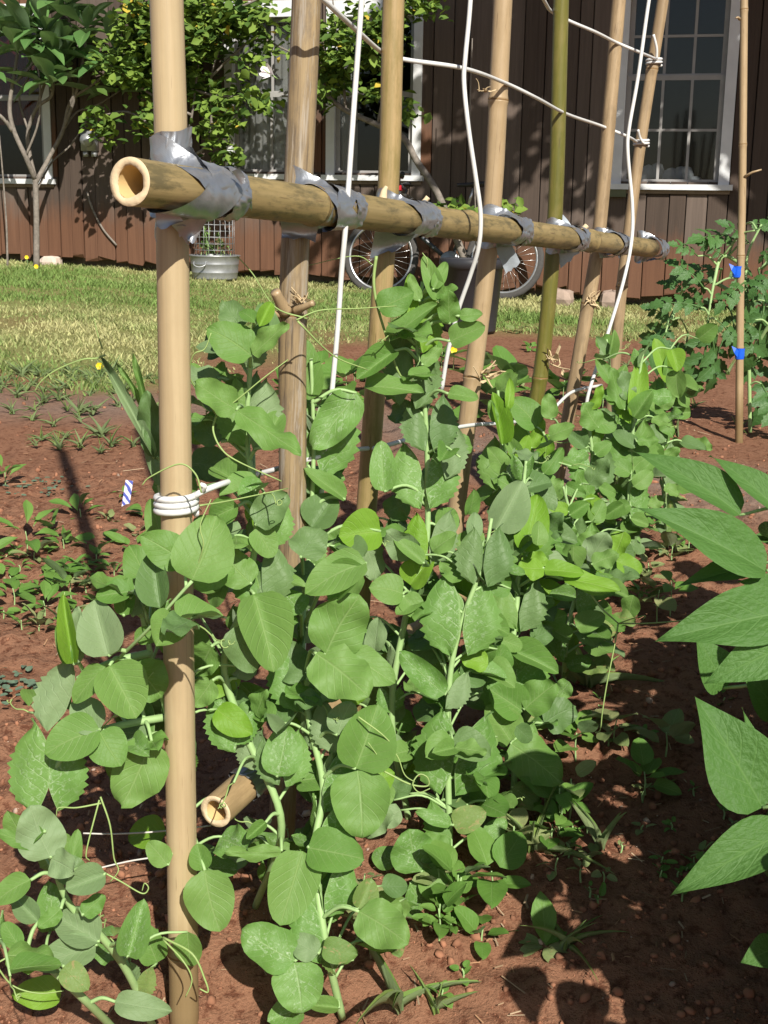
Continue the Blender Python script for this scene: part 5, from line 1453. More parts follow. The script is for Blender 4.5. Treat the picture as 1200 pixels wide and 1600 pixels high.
        if key == 'F':
            T([(915, 912, 2.3), (935, 945, 2.28), (966, 974, 2.26)], .0019); T([(966, 974, 2.26), (1010, 974, 2.25), (1062, 970, 2.24), (1074, 966, 2.24), (1072, 972, 2.24)], .0013)
            T([(966, 974, 2.26), (960, 1010, 2.25), (948, 1070, 2.24), (941, 1115, 2.23), (938, 1140, 2.23), (930, 1145, 2.23)], .0013); T([(966, 974, 2.26), (990, 966, 2.24), (1008, 962, 2.23), (1005, 968, 2.23)], .0010)
        if key == 'E2':
            T([(588, 400, 2.2), (584, 440, 2.2), (590, 480, 2.2), (605, 530, 2.2), (622, 580, 2.2), (640, 605, 2.22)], .0024); T([(584, 415, 2.2), (555, 400, 2.18), (480, 415, 2.15)], .0008); T([(660, 440, 2.22), (668, 410, 2.2), (660, 395, 2.2)])
build_peas()

# ------------------------------------------------------------------ bean plants at the right edge
def build_beans():
    r2 = random.Random(31)
    BM = [leaf_mesh('leaflet', beanw, M['bean_leaf'], 14, 10, [.16, .26, .08][k], [.16, .30, .08][k], .03, 50 + k, 0, 0, 2) for k in range(3)]
    # base x, y, tip x, y, width ratio, distance, tip shift, tilt
    sets = [
      ('bean plant in the lower right corner with a broad and a drooping leaf', [Vector((.74, 1.34, 0)), Vector((.72, 1.36, .25)), Vector((.68, 1.40, .45)), Vector((.66, 1.42, .62))], 1.46,
        [(1192, 1262, 1100, 1090, .66, 1.47, .03, .25), (1230, 1300, 1062, 1378, .42, 1.44, -.06, .9), (1192, 1255, 1172, 1108, .3, 1.50, .03, .3), (1215, 1480, 1165, 1500, .9, 1.50, -.02, .6), (1240, 1210, 1280, 1120, .8, 1.48, .03, .5), (1230, 1330, 1300, 1420, .8, 1.46, -.05, .6)]),
      ('bean plant with two wide pointed leaves reaching left over the shaded soil', [Vector((.82, 1.62, 0)), Vector((.79, 1.62, .25)), Vector((.75, 1.63, .48)), Vector((.72, 1.66, .68))], 1.64,
        [(1235, 955, 1036, 988, .46, 1.62, -.05, .55), (1250, 1000, 1118, 1054, .55, 1.60, -.05, .6), (1130, 1075, 1105, 1000, .8, 1.85, -.02, .3), (1215, 1110, 1178, 1060, .9, 1.78, -.02, .4), (1260, 960, 1330, 900, .8, 1.66, .04, .6), (1260, 1010, 1340, 1080, .8, 1.64, -.04, .6)]),
      ('bean plant with long narrow pointed leaves beside the far pea plants', [Vector((.90, 2.02, .05)), Vector((.86, 2.02, .3)), Vector((.80, 2.02, .55)), Vector((.74, 2.04, .75))], 2.05,
        [(1155, 805, 1010, 680, .36, 2.06, .03, .7), (1198, 892, 1012, 776, .40, 2.0, -.02, .75), (1215, 800, 1130, 698, .42, 2.04, .03, .6), (1195, 880, 1060, 905, .3, 2.06, -.04, .9), (1230, 930, 1170, 900, .6, 2.0, -.03, .7), (1225, 810, 1300, 740, .6, 2.04, .03, .6)]),
      ('bean plant whose tip just enters at the right edge above the others', [Vector((1.02, 2.5, .1)), Vector((1.0, 2.5, .35)), Vector((.97, 2.5, .6)), Vector((.95, 2.52, .8))], 2.5,
        [(1225, 790, 1172, 742, .5, 2.5, -.03, .7), (1240, 850, 1185, 830, .6, 2.5, -.03, .7)]),
    ]
    for lab, path, Y, leaves in sets:
        path[0].z = float(ground_z(path[0].x, path[0].y)) - .02
        P = Plant('bean_plant', lab, 'bean plant', [path], .007, 'bean plants at the right edge')
        for (bx, by, tx, ty, wr, y, dz, tl) in leaves:
            b = A(bx, by, y); t = A(tx, ty, y + dz)
            P.leaf(BM[r2.randrange(3)], b, t, face(tl, .0, None, .15), wr * .98)
            P.petiole(b, .0034)
        nb = 0
        for k in range(1000):
            if k > 330 and nb > 230: break                 # the part of the plant beyond the picture's edge, which shades the soil
            a = r2.uniform(0, 6.28); rr = r2.uniform(.03, .42)
            c = Vector((path[0].x + .04 + rr * math.cos(a), path[0].y + 1.15 * rr * math.sin(a), path[0].z + r2.uniform(.16, .74)))
            az = r2.uniform(0, 6.28)
            t = c + Vector((math.cos(az), math.sin(az), r2.uniform(-.7, .1))).normalized() * r2.uniform(.09, .13)
            if proj(c)[0] < 1215 or proj(t)[0] < 1203: continue
            nb += 1
            P.leaf(BM[r2.randrange(3)], c, t, Vector((r2.uniform(-.3, .3), r2.uniform(-.5, .1), 1)).normalized(), r2.uniform(.6, .85))
            if k % 4 == 0: P.petiole(c, .003)
build_beans()

# ------------------------------------------------------------------ tomato plant and its stake
def build_tomato():
    r2 = random.Random(41)
    foot = G(1157, 688)
    Y = foot.y
    top = A(1163, 0, Y); top = top + (top - foot).normalized() * .5
    S = thing('bamboo_stake', 'thin pale bamboo stake standing in the tomato plant', 'stake', foot)
    post = bamboo('pole', smooth_path([foot - Vector((0, 0, .08)), A(1157, 430, Y), A(1160, 280, Y), top], 6), .0155, .0135, [.2, .36, .545, .76], M['bam_tan2'], S, S)
    for (x, y, x2, y2) in ((1162, 277, 1190, 265), (1156, 30, 1150, 28)):
        m = MB(); m.tube([A(x, y, Y - .01) - foot, A((x + x2) / 2, (y + y2) / 2 - 2, Y - .03) - foot, A(x2, y2, Y - .04) - foot], [.006, .004, .003], 6); m.build('twig', M['bam_tan2'], S)
    b0 = G(1172, 676)
    yb = b0.y
    paths = [[b0, A(1170, 560, yb), A(1166, 470, yb - .02), A(1168, 400, yb), A(1190, 350, yb)], [A(1168, 420, yb), A(1130, 400, yb - .1), A(1116, 440, yb - .15), A(1106, 500, yb - .18)], [A(1166, 470, yb), A(1110, 440, yb + .1), A(1070, 450, yb + .05), A(1050, 500, yb)],
             [A(1190, 420, yb), A(1230, 380, yb), A(1260, 420, yb)], [A(1170, 560, yb), A(1210, 500, yb - .1), A(1225, 540, yb - .1)]]
    P = Plant('tomato_plant', 'bushy dark green tomato plant tied to the stake', 'tomato plant', paths, .008)
    # one compound leaf: leaflets along a drooping rachis
    def compound(seed):
        q = random.Random(seed); V, F, U = [], [], []
        lm = []
        def leaflet(b, d, n, L, w):
            d = d.normalized(); z = (n - d * n.dot(d)).normalized(); x = d.cross(z); na, nc = 7, 4; o = len(V)
            for i in range(na + 1):
                v = i / na; hw = w * L * .5 * max(.02, math.sin(math.pi * v ** .7) ** .8) * (1 + (.22 if i % 2 else -.18))
                for j in range(nc + 1):
                    u = j / nc * 2 - 1
                    V.append(b + d * (v * L) + x * (u * hw) + z * (.22 * abs(u) * hw - .25 * L * v * v)); U.append((.5 + .5 * u, v))
            for i in range(na):
                for j in range(nc):
                    a = o + i * (nc + 1) + j; F.append((a, a + 1, a + nc + 2, a + nc + 1))
        pts = [Vector((0, 0, 0)), Vector((0, .35, .05)), Vector((0, .7, 0)), Vector((0, 1, -.12))]
        sp = smooth_path(pts, 4); tv, tf, tu = tube_data(sp, [.022, .012], 4); V += tv; F += tf; U += [(.5, .02)] * len(tv)
        for f, L in ((.3, .32), (.52, .40), (.75, .38)):
            c = sp[int(f * (len(sp) - 1))]
            for s in (-1, 1): leaflet(c, Vector((s, .55 + q.uniform(-.2, .2), q.uniform(-.5, 0))), Vector((0, -.1, 1)), L * q.uniform(.8, 1.1), .62)
        leaflet(sp[-2], Vector((0, 1, -.35)), Vector((0, .2, 1)), .46, .62)
        return make_mesh('compound_leaf', V, F, M['tomato_leaf'], U)
    CM = [compound(k) for k in range(3)]
    spots = [(1150, 375, 1100, 365), (1128, 420, 1062, 430), (1110, 440, 1070, 470), (1110, 470, 1150, 455), (1095, 480, 1035, 470), (1106, 505, 1092, 600), (1105, 500, 1120, 590), (1050, 500, 1018, 480), (1048, 505, 1030, 560), (1060, 480, 1100, 470), (1070, 455, 1040, 440),
             (1165, 350, 1210, 350), (1180, 360, 1230, 335), (1150, 405, 1175, 470), (1185, 420, 1195, 500), (1195, 470, 1175, 560), (1200, 540, 1165, 580), (1210, 560, 1195, 640), (1205, 480, 1215, 560), (1130, 400, 1100, 380), (1165, 440, 1130, 470), (1140, 480, 1150, 540),
             (1055, 480, 1020, 540), (1075, 520, 1060, 600), (1130, 530, 1110, 590), (1180, 500, 1150, 540), (1100, 450, 1060, 410), (1215, 420, 1180, 450), (1170, 380, 1140, 350), (1190, 600, 1215, 660), (1240, 400, 1260, 470), (1240, 480, 1230, 560), (1220, 380, 1190, 400), (1120, 500, 1150, 530), (1040, 520, 1010, 560), (1090, 400, 1060, 380)]
    for k, (bx, by, tx, ty) in enumerate(spots):
        y = yb + r2.uniform(-.22, .15)
        b = A(bx, by, y); t = A(tx, ty, y + r2.uniform(-.12, .04))
        P.leaf(CM[k % 3], b, t, Vector((r2.uniform(-.4, .5), -.75, .65 + r2.uniform(-.3, .3))).normalized(), r2.uniform(.95, 1.25), 'leaf')
        P.petiole(b, .004)
    for (px, py) in ((1152, 424), (1156, 552)):
        T = thing('plant_tie', 'blue plastic tie round the stake %s' % ('high up in the tomato leaves' if py < 500 else 'low down under the tomato leaves'), 'plant tie', A(px, py, Y), 0, 'blue ties on the stake')
        m = MB(); m.lathe([(.017, -.022), (.0185, -.01), (.0178, .006), (.019, .02)], 14); m.build('band', M['blue_tie'], T)
        m = MB()
        V = [(-.010, -.018, .010), (-.022, -.026, .022), (-.040, -.022, .030), (-.030, -.03, .004), (-.014, -.022, -.014)]
        m.add(V + [(v[0], v[1] + .004, v[2]) for v in V], [(0, 1, 2, 3, 4), (9, 8, 7, 6, 5), (0, 5, 6, 1), (1, 6, 7, 2), (2, 7, 8, 3), (3, 8, 9, 4), (4, 9, 5, 0)]); m.build('knot', M['blue_tie'], T, False)
build_tomato()

# ------------------------------------------------------------------ shrubs and trees by the house
def leafy(name, parent, centers, n_each, spread, size, seed, cols, loc, flat=.5):
    q = np.random.default_rng(seed)
    C = np.repeat(np.array([tuple(c) for c in centers]), n_each, 0)
    n = len(C)
    P0 = C + q.normal(0, spread, (n, 3)) * np.array([1, .8, .8])
    d = q.normal(0, 1, (n, 3)); d[:, 2] = d[:, 2] * flat - .1; d /= np.linalg.norm(d, axis=1, keepdims=True)
    L = size * (.6 + .8 * q.random((n, 1)))
    up = np.tile(np.array([[0., -.45, .9]]), (n, 1)) + q.normal(0, .35, (n, 3))
    sd = np.cross(d, up); sd /= np.linalg.norm(sd, axis=1, keepdims=True); sd *= L * .33
    nz = np.cross(sd, d); nz /= np.linalg.norm(nz, axis=1, keepdims=True)
    V = np.empty((n, 6, 3))
    V[:, 0] = P0; V[:, 1] = P0 + d * L * .35 + sd + nz * L * .10; V[:, 2] = P0 + d * L * .72 + sd * .75 + nz * L * .08
    V[:, 3] = P0 + d * L - nz * L * .08; V[:, 4] = P0 + d * L * .72 - sd * .75 + nz * L * .08; V[:, 5] = P0 + d * L * .35 - sd + nz * L * .10
    i = (np.arange(n) * 6)[:, None]
    F = np.concatenate([i + [[0, 1, 2, 3]], i + [[0, 3, 4, 5]]], 0)
    k = q.random((n, 1)); col = (1 - k) * np.array([cols[0]]) + k * np.array([cols[1]])
    yel = q.random(n) < .012
    col[yel] = (.50, .38, .05)
    col = np.repeat(np.concatenate([col, np.ones((n, 1))], 1), 6, 0)
    return link(name, np_mesh(name, V.reshape(-1, 3) - np.array(tuple(loc)), F, M['tinted'], True, col), parent)

def build_plumeria():
    base = G(58, 418)
    Yb = base.y
    T = thing('plumeria_tree', 'plumeria tree with pale forked trunk and long glossy leaves at the left', 'tree', base)
    r2 = random.Random(51)
    m = MB()
    W = lambda x, y, dy=0: A(x, y, Yb + dy) - base
    limbs = [([W(57, 420), W(57, 350), W(56, 300), W(55, 275)], [.040, .036, .036, .035]),
             ([W(55, 280), W(40, 245, -.1), W(22, 205, -.1), W(15, 170, -.1), W(20, 130, -.1), W(28, 80, -.1)], [.034, .03, .028, .026, .022, .018]),
             ([W(20, 205, -.1), W(5, 185, -.15), W(-20, 165, -.2), W(-40, 120, -.2)], [.026, .024, .02, .018]),
             ([W(55, 280), W(46, 240, .05), W(44, 205, .05), W(58, 168, .0), W(80, 150, -.05), W(84, 120, -.1)], [.03, .027, .024, .022, .02, .018]),
             ([W(56, 285), W(75, 250, .1), W(98, 205, .1), W(106, 170, .05), W(115, 140, 0), W(95, 85, 0)], [.032, .028, .024, .022, .018, .018]),
             ([W(100, 200, .1), W(118, 150, 0), W(130, 90, -.1), W(135, 45, -.1)], [.02, .018, .018, .016]),
             ([W(58, 168, 0), W(75, 115, .0), W(88, 90, -.1)], [.018, .018, .016]),
             ([W(118, 150, 0), W(160, 120, 0), W(182, 92, 0)], [.018, .016, .016]),
             ([W(22, 130, -.1), W(50, 100, -.15), W(70, 50, -.2)], [.018, .016, .015]),
             ([W(130, 90, -.1), W(110, 40, -.1), W(105, 5, -.1)], [.018, .016, .015]),
             ([W(84, 120, -.1), W(80, 140, -.15), W(82, 130, -.2)], [.016, .016, .016])]
    limbs += [([W(12, 420), W(10, 350), W(5, 280), W(-2, 200)], [.014, .012, .010, .008]), ([W(98, 205, .1), W(120, 175, .15), W(150, 165, .2), W(190, 140, .2)], [.014, .012, .010, .008]), ([W(56, 300), W(80, 255, .2), W(112, 225, .25), W(140, 180, .25)], [.014, .012, .010, .008]), ([W(40, 245, -.1), W(60, 190, -.15), W(62, 130, -.2), W(52, 60, -.2)], [.016, .013, .012, .010]), ([W(44, 205, .05), W(30, 150, .1), W(48, 110, .1), W(40, 40, .1)], [.014, .012, .01, .01])]
    for p, r in limbs: m.tube(smooth_path(p, 5), [x * .72 for x in r], 9)
    m.build('trunk', M['bark'], T)
    PM = [leaf_mesh('leaf', oblan, M['plum_leaf'], 10, 6, .2, [.10, .25, .4][k], .02, 60 + k) for k in range(3)]
    tips = [l[0][-1] for l in limbs[1:] if l[0][-1].z > 1.5] + [W(-25, 60, -.1)]
    for t in tips:
        for k in range(11):
            a = k * 2.4 + r2.uniform(-.2, .2); el = r2.uniform(-.2, 1.1)
            d = Vector((math.cos(a) * math.cos(el), math.sin(a) * math.cos(el), math.sin(el)))
            b = t + Vector((0, 0, r2.uniform(-.05, .03))); e = b + d * r2.uniform(.30, .48)
            link('leaf', PM[r2.randrange(3)], T, leaf_matrix(b, e, Vector((d.x * -.5, d.y * -.5, .9)).normalized(), r2.uniform(.30, .38)))
build_plumeria()

def build_hibiscus():
    cols = ((.045, .10, .018), (.21, .31, .05))
    # first bush: between the plumeria and the first pair of windows
    base = wall_pt(262, 436, .55); base.z = float(ground_z(base.x, base.y))
    T = thing('hibiscus_bush', 'tall hibiscus bush with small bright leaves behind the front post', 'bush', base)
    off = lambda x, y, o=.55: wall_pt(x, y, o)
    r2 = random.Random(61)
    m = MB(); ends = []
    limbs = [[off(262, 436), off(275, 340), off(285, 250), off(300, 180), off(310, 100), off(320, 30)], [off(285, 250), off(320, 230), off(330, 190), off(330, 120), off(350, 60)], [off(300, 180), off(240, 150), off(200, 120), off(170, 100)], [off(285, 250), off(240, 200), off(200, 175), off(160, 180)],
             [off(310, 100), off(260, 70), off(220, 40), off(180, 30)], [off(330, 120), off(360, 90), off(400, 60), off(440, 75), off(470, 90)], [off(320, 60), off(360, 20), off(400, 0), off(430, -20)], [off(200, 120), off(190, 60), off(200, 20)], [off(300, 140), off(340, 150), off(380, 150)],
             [off(330, 190), off(345, 230), off(350, 260)]]
    for k, p in enumerate(limbs):
        m.tube(smooth_path([q - base for q in p], 5), [.022 if k == 0 else .012, .010, .006], 7)
    m.build('trunk', M['bark'], T)
    cen = []
    def pad(x, y, rx, ry, n):
        for _ in range(n):
            a = r2.uniform(0, 6.28); rr = math.sqrt(r2.random())
            cen.append(off(x + rx * rr * math.cos(a), y + ry * rr * math.sin(a), .55 + r2.uniform(-.3, .35)))
    pad(215, 55, 40, 50, 26); pad(230, 110, 30, 45, 34); pad(180, 105, 30, 18, 10); pad(310, 50, 40, 55, 40); pad(350, 20, 60, 25, 26); pad(330, 150, 25, 20, 9); pad(345, 200, 22, 60, 13); pad(400, 150, 30, 20, 7); pad(390, 80, 25, 25, 8)
    pad(240, 185, 25, 30, 8); pad(300, 100, 30, 40, 14); pad(185, 195, 50, 18, 8); pad(410, 40, 40, 30, 8); pad(350, 270, 12, 16, 3); pad(240, 20, 40, 30, 16); pad(320, 200, 14, 10, 3)
    leafy('crown', T, cen, 15, .065, .085, 3, cols, base)
    # white flower
    fl = off(424, 117, .8)
    Fw = thing('hibiscus_flower', 'white hibiscus flower hanging in front of the middle window', 'flower', fl)
    m = MB()
    for k in range(5):
        a = k * 2 * math.pi / 5
        d = Vector((math.cos(a) * .55 - .5, -.45, math.sin(a) * .55 + .3)).normalized() * .10; s = d.cross(Vector((-.5, -.6, .3))).normalized() * .03
        m.add([Vector((.02, 0, -.01)), d * .6 + s, d + s * .5, d - s * .5, d * .6 - s], [(0, 1, 2, 3, 4)])
    m.build('petals', simple('white_petal', (.80, .74, .76), .6), Fw)
    m = MB(); m.tube([(.05, .02, -.03), (.02, 0, -.01), (0, 0, 0)], [.004, .006, .009], 6); m.tube([(0, 0, 0), (-.06, -.05, .04)], .004, 5); m.build('calyx', M['stem'], Fw)
    # second bush: leaning trunk in front of the second window of the pair
    base = wall_pt(745, 462, .7); base.z = float(ground_z(base.x, base.y))
    T = thing('hibiscus_bush', 'hibiscus bush with a leaning bare trunk crossing the second window', 'bush', base)
    m = MB(); o2 = lambda x, y: wall_pt(x, y, .7)
    limbs = [[o2(745, 462), o2(722, 395), o2(702, 345), o2(680, 295), o2(650, 250), o2(630, 215), o2(590, 195), o2(540, 172), o2(510, 145), o2(500, 100)], [o2(540, 172), o2(535, 110), o2(525, 50), o2(520, 0)], [o2(590, 195), o2(600, 130), o2(585, 70), o2(600, 20)], [o2(702, 345), o2(735, 330), o2(780, 335)], [o2(702, 345), o2(690, 330), o2(660, 335)], [o2(510, 145), o2(480, 150), o2(440, 150)], [o2(745, 462), o2(742, 300), o2(735, 180), o2(738, 60)]]
    for k, p in enumerate(limbs): m.tube(smooth_path([q - base for q in p], 5), [[.032, .026, .018], [.012, .006], [.012, .006], [.012, .006], [.012, .006], [.01, .006], [.006, .004]][k], 8)
    m.build('trunk', M['bark'], T)
    cen.clear(); off = lambda x, y, o=.55: wall_pt(x, y, o + .15)
    pad(545, 55, 40, 50, 26); pad(525, 110, 22, 30, 14); pad(595, 60, 30, 40, 16); pad(640, 15, 30, 15, 7); pad(505, 150, 12, 20, 5); pad(580, 145, 14, 10, 3); pad(705, 335, 30, 14, 10); pad(790, 330, 14, 8, 3); pad(630, 175, 10, 12, 3); pad(660, 10, 20, 14, 4); pad(480, 60, 14, 50, 8)
    leafy('crown', T, cen, 18, .055, .08, 4, cols, base)
build_hibiscus()

def build_shade_tree():
    base = Vector((4.4, 7.4, 0)); base.z = float(ground_z(4.4, 7.4)) - .03
    T = thing('shade_tree', 'large tree whose shade falls on the upper house wall at the right', 'tree', base)
    r2 = random.Random(71)
    m = MB(); limbs = [([(0, 0, 0), (.05, .05, 1.4), (-.1, .2, 2.8), (-.4, .3, 4.0)], [.17, .14, .12, .09])]
    cen = []
    for k in range(16):
        e = Vector((r2.uniform(-3.2, 1.2), r2.uniform(-.3, 1.3), r2.uniform(3.95, 5.6)))
        limbs.append(([(-.1, .2, 2.8), Vector((-.3, .3, 3.6)).lerp(e, .45) + Vector((0, 0, .25)), e], [.07, .045, .015]))
        for q in range(5):
            f = Vector((-.3, .3, 3.6)).lerp(e, r2.uniform(.55, 1.1)) + Vector((r2.uniform(-.4, .4), r2.uniform(-.4, .4), r2.uniform(-.2, .4)))
            f.z = max(f.z, 3.75); cen.append(base + f)
    for p, r in limbs: m.tube(smooth_path(p, 5), r, 8)
    m.build('trunk', M['bark_dark'], T)
    leafy('crown', T, cen, 75, .19, .15, 8, ((.05, .11, .025), (.10, .18, .04)), base)
build_shade_tree()

# ------------------------------------------------------------------ weeds, flowers and litter
WL = {k: [leaf_mesh('leaf', f, M[m_], 8, 4, .2, d, .03, 80 + i) for i, (f, d) in enumerate(((oval2, .15), (oblan, .35), (nar, .3)))] for k, m_ in (('g', 'weed_leaf'), ('y', 'weed_gray'), ('o', 'weed_olive'))}
GB = [leaf_mesh('blade', (lambda v: .5 * (1 - v) ** .6 * min(1, .5 + 3 * v)), M['grass_leaf'], 8, 2, .3, dr, .0, 90 + i) for i, dr in enumerate((.25, .6, .05))]
def weed(p, kind, size, n, label, group, seed, mat='g', shape=0, rise=.35, wr=.5):
    q = random.Random(seed)
    T = thing('grass_tuft' if kind == 'grass' else 'weed', label, 'grass' if kind == 'grass' else 'weed', p - Vector((0, 0, .004)), q.random() * 6.28, group)
    if kind == 'grass':
        for k in range(n):
            a = q.random() * 6.28; el = q.uniform(.5, 1.35); L = size * q.uniform(.5, 1.1)
            d = Vector((math.cos(a) * math.cos(el), math.sin(a) * math.cos(el), math.sin(el)))
            b = Vector((q.uniform(-.006, .006), q.uniform(-.006, .006), 0))
            link('blade', GB[q.randrange(3)], T, leaf_matrix(b, b + d * L, Vector((-d.x, -d.y, .6)).normalized(), (.0034 + .0022 * q.random()) * wr / L))
        return T
    h = size * rise
    m = MB(); m.tube(smooth_path([(0, 0, -.01), (.003, 0, h * .5), (0, .002, h)], 3), [.0022, .0014], 5); m.build('stem', M['stem'], T)
    for k in range(n):
        a = k * 2.4 + q.uniform(-.4, .4); el = q.uniform(-.1, 1.0); L = size * q.uniform(.4, .95)
        d = Vector((math.cos(a) * math.cos(el), math.sin(a) * math.cos(el), math.sin(el)))
        b = Vector((0, 0, h * q.uniform(.25, 1)))
        b2 = b + d * L * .25
        link('leaf', WL[mat][shape], T, leaf_matrix(b2, b + d * L, Vector((-d.x * .6 + q.uniform(-.4, .4), -d.y * .6 - .25 + q.uniform(-.4, .4), .8)).normalized(), wr * q.uniform(.8, 1.2)))
    return T

def build_weeds():
    q = random.Random(77)
    LW = 'small green weed seedling in the soil left of the front post'; LG = 'weed seedlings left of the front post'
    big = [((42, 862), .16, 8, 'big leafy weed with long leaves at the left edge of the bed', 1, .35), ((112, 935), .13, 6, 'broad leaved weed seedling left of the front post shadow', 0, .55), ((22, 945), .12, 6, 'broad leaved weed cut by the left edge of the picture', 0, .55), ((125, 815), .11, 6, 'young weed with upright leaves left of the dark post shadow', 1, .4), ((195, 785), .09, 5, 'narrow leaved weed beside the striped plant label', 2, .35),
           ((8, 760), .13, 6, 'bright weed half cut by the left picture edge below the grey path', 1, .4), ((90, 905), .09, 9, 'bushy round leaved weed in the left bed', 0, .8), ((70, 960), .10, 6, 'weed seedling just above the leftmost pea leaves', 1, .45)]
    for k, (pp, sz, n, lab, sh, wr) in enumerate(big): weed(G(*pp), 'broad', sz, n, lab, None, 100 + k, 'g', sh, .4, wr)
    for k, pp in enumerate([(160, 850), (215, 835), (60, 920), (30, 890), (140, 900), (180, 905), (205, 860), (70, 820), (150, 945), (95, 980), (35, 985), (120, 960), (190, 940), (225, 880), (240, 845), (15, 905), (45, 930), (80, 885), (100, 860), (62, 985), (10, 870), (25, 860), (120, 880), (170, 820), (230, 815), (85, 845), (55, 875), (135, 925), (5, 960), (200, 905), (110, 905), (150, 880)]):
        weed(G(*pp), 'broad', q.uniform(.04, .12), q.randint(4, 8), LW, LG, 200 + k, q.choice('ggggo'), q.choice((0, 1, 2)), q.uniform(.1, .45), q.uniform(.28, .75))
    for k, (x, y, R, n, lab) in enumerate([(38, 1076, .085, 110, 'grey green mat of tiny leaves on the soil at the left edge'), (60, 765, .10, 60, 'grey green mat weed on the soil below the grey path')]):
        T = thing('weed', lab, 'weed', G(x, y))
        for j in range(n):
            a = q.random() * 6.28; rr = R * math.sqrt(q.random()) * 1.3; b = Vector((rr * math.cos(a) * 1.2, rr * math.sin(a), .002 + q.uniform(0, .018))); az = q.random() * 6.28
            link('leaf', WL['y'][0], T, leaf_matrix(b, b + Vector((math.cos(az), math.sin(az), q.uniform(0, .5))) * q.uniform(.012, .022), Vector((0, -.2, 1)), .75))
    LT = 'small grass tuft on the trodden ground between lawn and bed'; LGT = 'grass tufts between lawn and bed'
    for k in range(80):
        x = q.uniform(0, 250); y = 582 + 135 * q.random() ** 1.9
        weed(G(x, y), 'grass', q.uniform(.04, .11), q.randint(5, 14), LT, LGT, 400 + k, wr=1.0)
    for k in range(26):
        x = q.uniform(760, 1190); y = q.uniform(520, 690)
        weed(G(x, y), 'grass' if k % 3 else 'broad', q.uniform(.06, .12), q.randint(5, 9), 'low weed on the soil between the green post and the tomato stake', 'weeds on the far soil at the right', 500 + k, q.choice('go'), q.choice((0, 2)), .3, 1.3 if k % 3 else .5)
    # grass and herbs among the peas and in the right foreground
    gr = [((915, 1075), .22, 12, 'tall grass clump beside the right foot of the pea row', 1.5), ((938, 1325), .15, 7, 'pale green grass tuft on the soil right of the pea plants', 1.6), ((830, 1330), .18, 6, 'wide bladed grass sprouting below the right pea plants', 1.8), ((622, 1578), .22, 4, 'long grass blades at the bottom edge below the pea plants', 1.8), ((885, 1480), .09, 8, 'withered grass tuft beside the paddle leaved seedling', 1.2), ((820, 1140), .18, 6, 'grass blades between the pea leaves and the shaded soil', 1.6), ((680, 1580), .1, 5, 'short grass sprig at the bottom edge under the row', 1.3)]
    for k, (pp, sz, n, lab, wr) in enumerate(gr): weed(G(*pp), 'grass', sz, n, lab, None, 600 + k, wr=wr)
    T = thing('weed', 'seedling with one upright paddle shaped leaf on the shaded soil', 'weed', G(852, 1475))
    b = Vector((0, 0, -.005))
    link('leaf', WL['g'][1], T, leaf_matrix(b, b + Vector((-.004, .01, .085)), Vector((.1, -1, .2)), .52))
    for (x, y, z, m_) in ((-.045, -.02, .01, 'o'), (.045, -.015, .012, 'o'), (.01, -.05, .008, 'o'), (-.05, .015, .02, 'o'), (.03, .01, .03, 'g')):
        link('leaf', WL[m_][1], T, leaf_matrix(b, b + Vector((x, y, z)), Vector((0, -.1, 1)), .55))
    herbs = [((768, 1402), .12, 5, 'g', 0, 'light green broad leaved weed with glossy leaves under the pea row'), ((752, 1475), .08, 6, 'g', 0, 'small weed with rounded leaf pairs right below the pea row'), ((690, 1560), .045, 4, 'g', 2, 'tiny seedling near the bottom edge in the middle'), ((722, 1528), .045, 4, 'g', 0, 'tiny two leaved seedling on the sunny soil'), ((800, 1330), .12, 8, 'o', 0, 'olive tinged weed with oval leaves at the foot of the right peas'), ((860, 1320), .10, 8, 'g', 0, 'low round leaved weed at the sunny edge of the bean shade'), ((960, 1160), .12, 8, 'o', 0, 'reddish olive clover like weed under the long tendril'), ((1005, 1240), .11, 7, 'g', 0, 'dark weed in the bean shade right of the peas'), ((1040, 1180), .12, 6, 'o', 0, 'faded weed in the deepest bean shade'), ((870, 1365), .08, 5, 'o', 1, 'flat olive weed at the left edge of the leaf shadows'),
             ((900, 1180), .12, 8, 'g', 0, 'leafy weed crowding the foot of the last near pea plant'), ((740, 1290), .12, 8, 'o', 0, 'mixed low weed under the marbled pea stipules'), ((990, 830), .12, 9, 'g', 0, 'clump of small round leaves below the upright pale pea'), ((1050, 880), .12, 9, 'o', 0, 'pale leaved low weed between the peas and the bean leaves'), ((950, 870), .12, 8, 'g', 0, 'low weed on the shaded soil between two pea plants'), ((1000, 950), .10, 6, 'g', 0, 'weed in the shade above the long tendril')]
    for k, (pp, sz, n, m_, sh, lab) in enumerate(herbs): weed(G(*pp), 'broad', sz, n, lab, None, 700 + k, m_, sh, .45, .7)
    for k in range(34):
        x = q.uniform(860, 1180); y = q.uniform(1090, 1420)
        weed(G(x, y), 'broad', q.uniform(.02, .05), q.randint(3, 6), 'tiny seedling on the shaded soil right of the pea row', 'tiny seedlings right of the pea row', 800 + k, q.choice('ggo'), 0, .5, .6)
    for k in range(36):
        x, y = ((q.uniform(860, 1075), q.uniform(800, 985)), (q.uniform(690, 900), q.uniform(1225, 1345)), (q.uniform(560, 720), q.uniform(1390, 1500)))[k % 3 if k % 7 else 0]
        weed(G(x, y), 'broad', q.uniform(.05, .11), q.randint(6, 10), 'small round leaved herb crowding the foot of the pea row', 'herbs at the foot of the pea row', 1000 + k, q.choice('gggo'), q.choice((0, 0, 1)), .9, .65)
    # round leaved flowering plants behind the trellis
    spots = [(540, 618), (455, 640), (500, 600), (600, 600), (690, 575), (770, 655), (800, 640), (560, 650), (660, 560), (500, 650), (880, 630), (740, 610)]
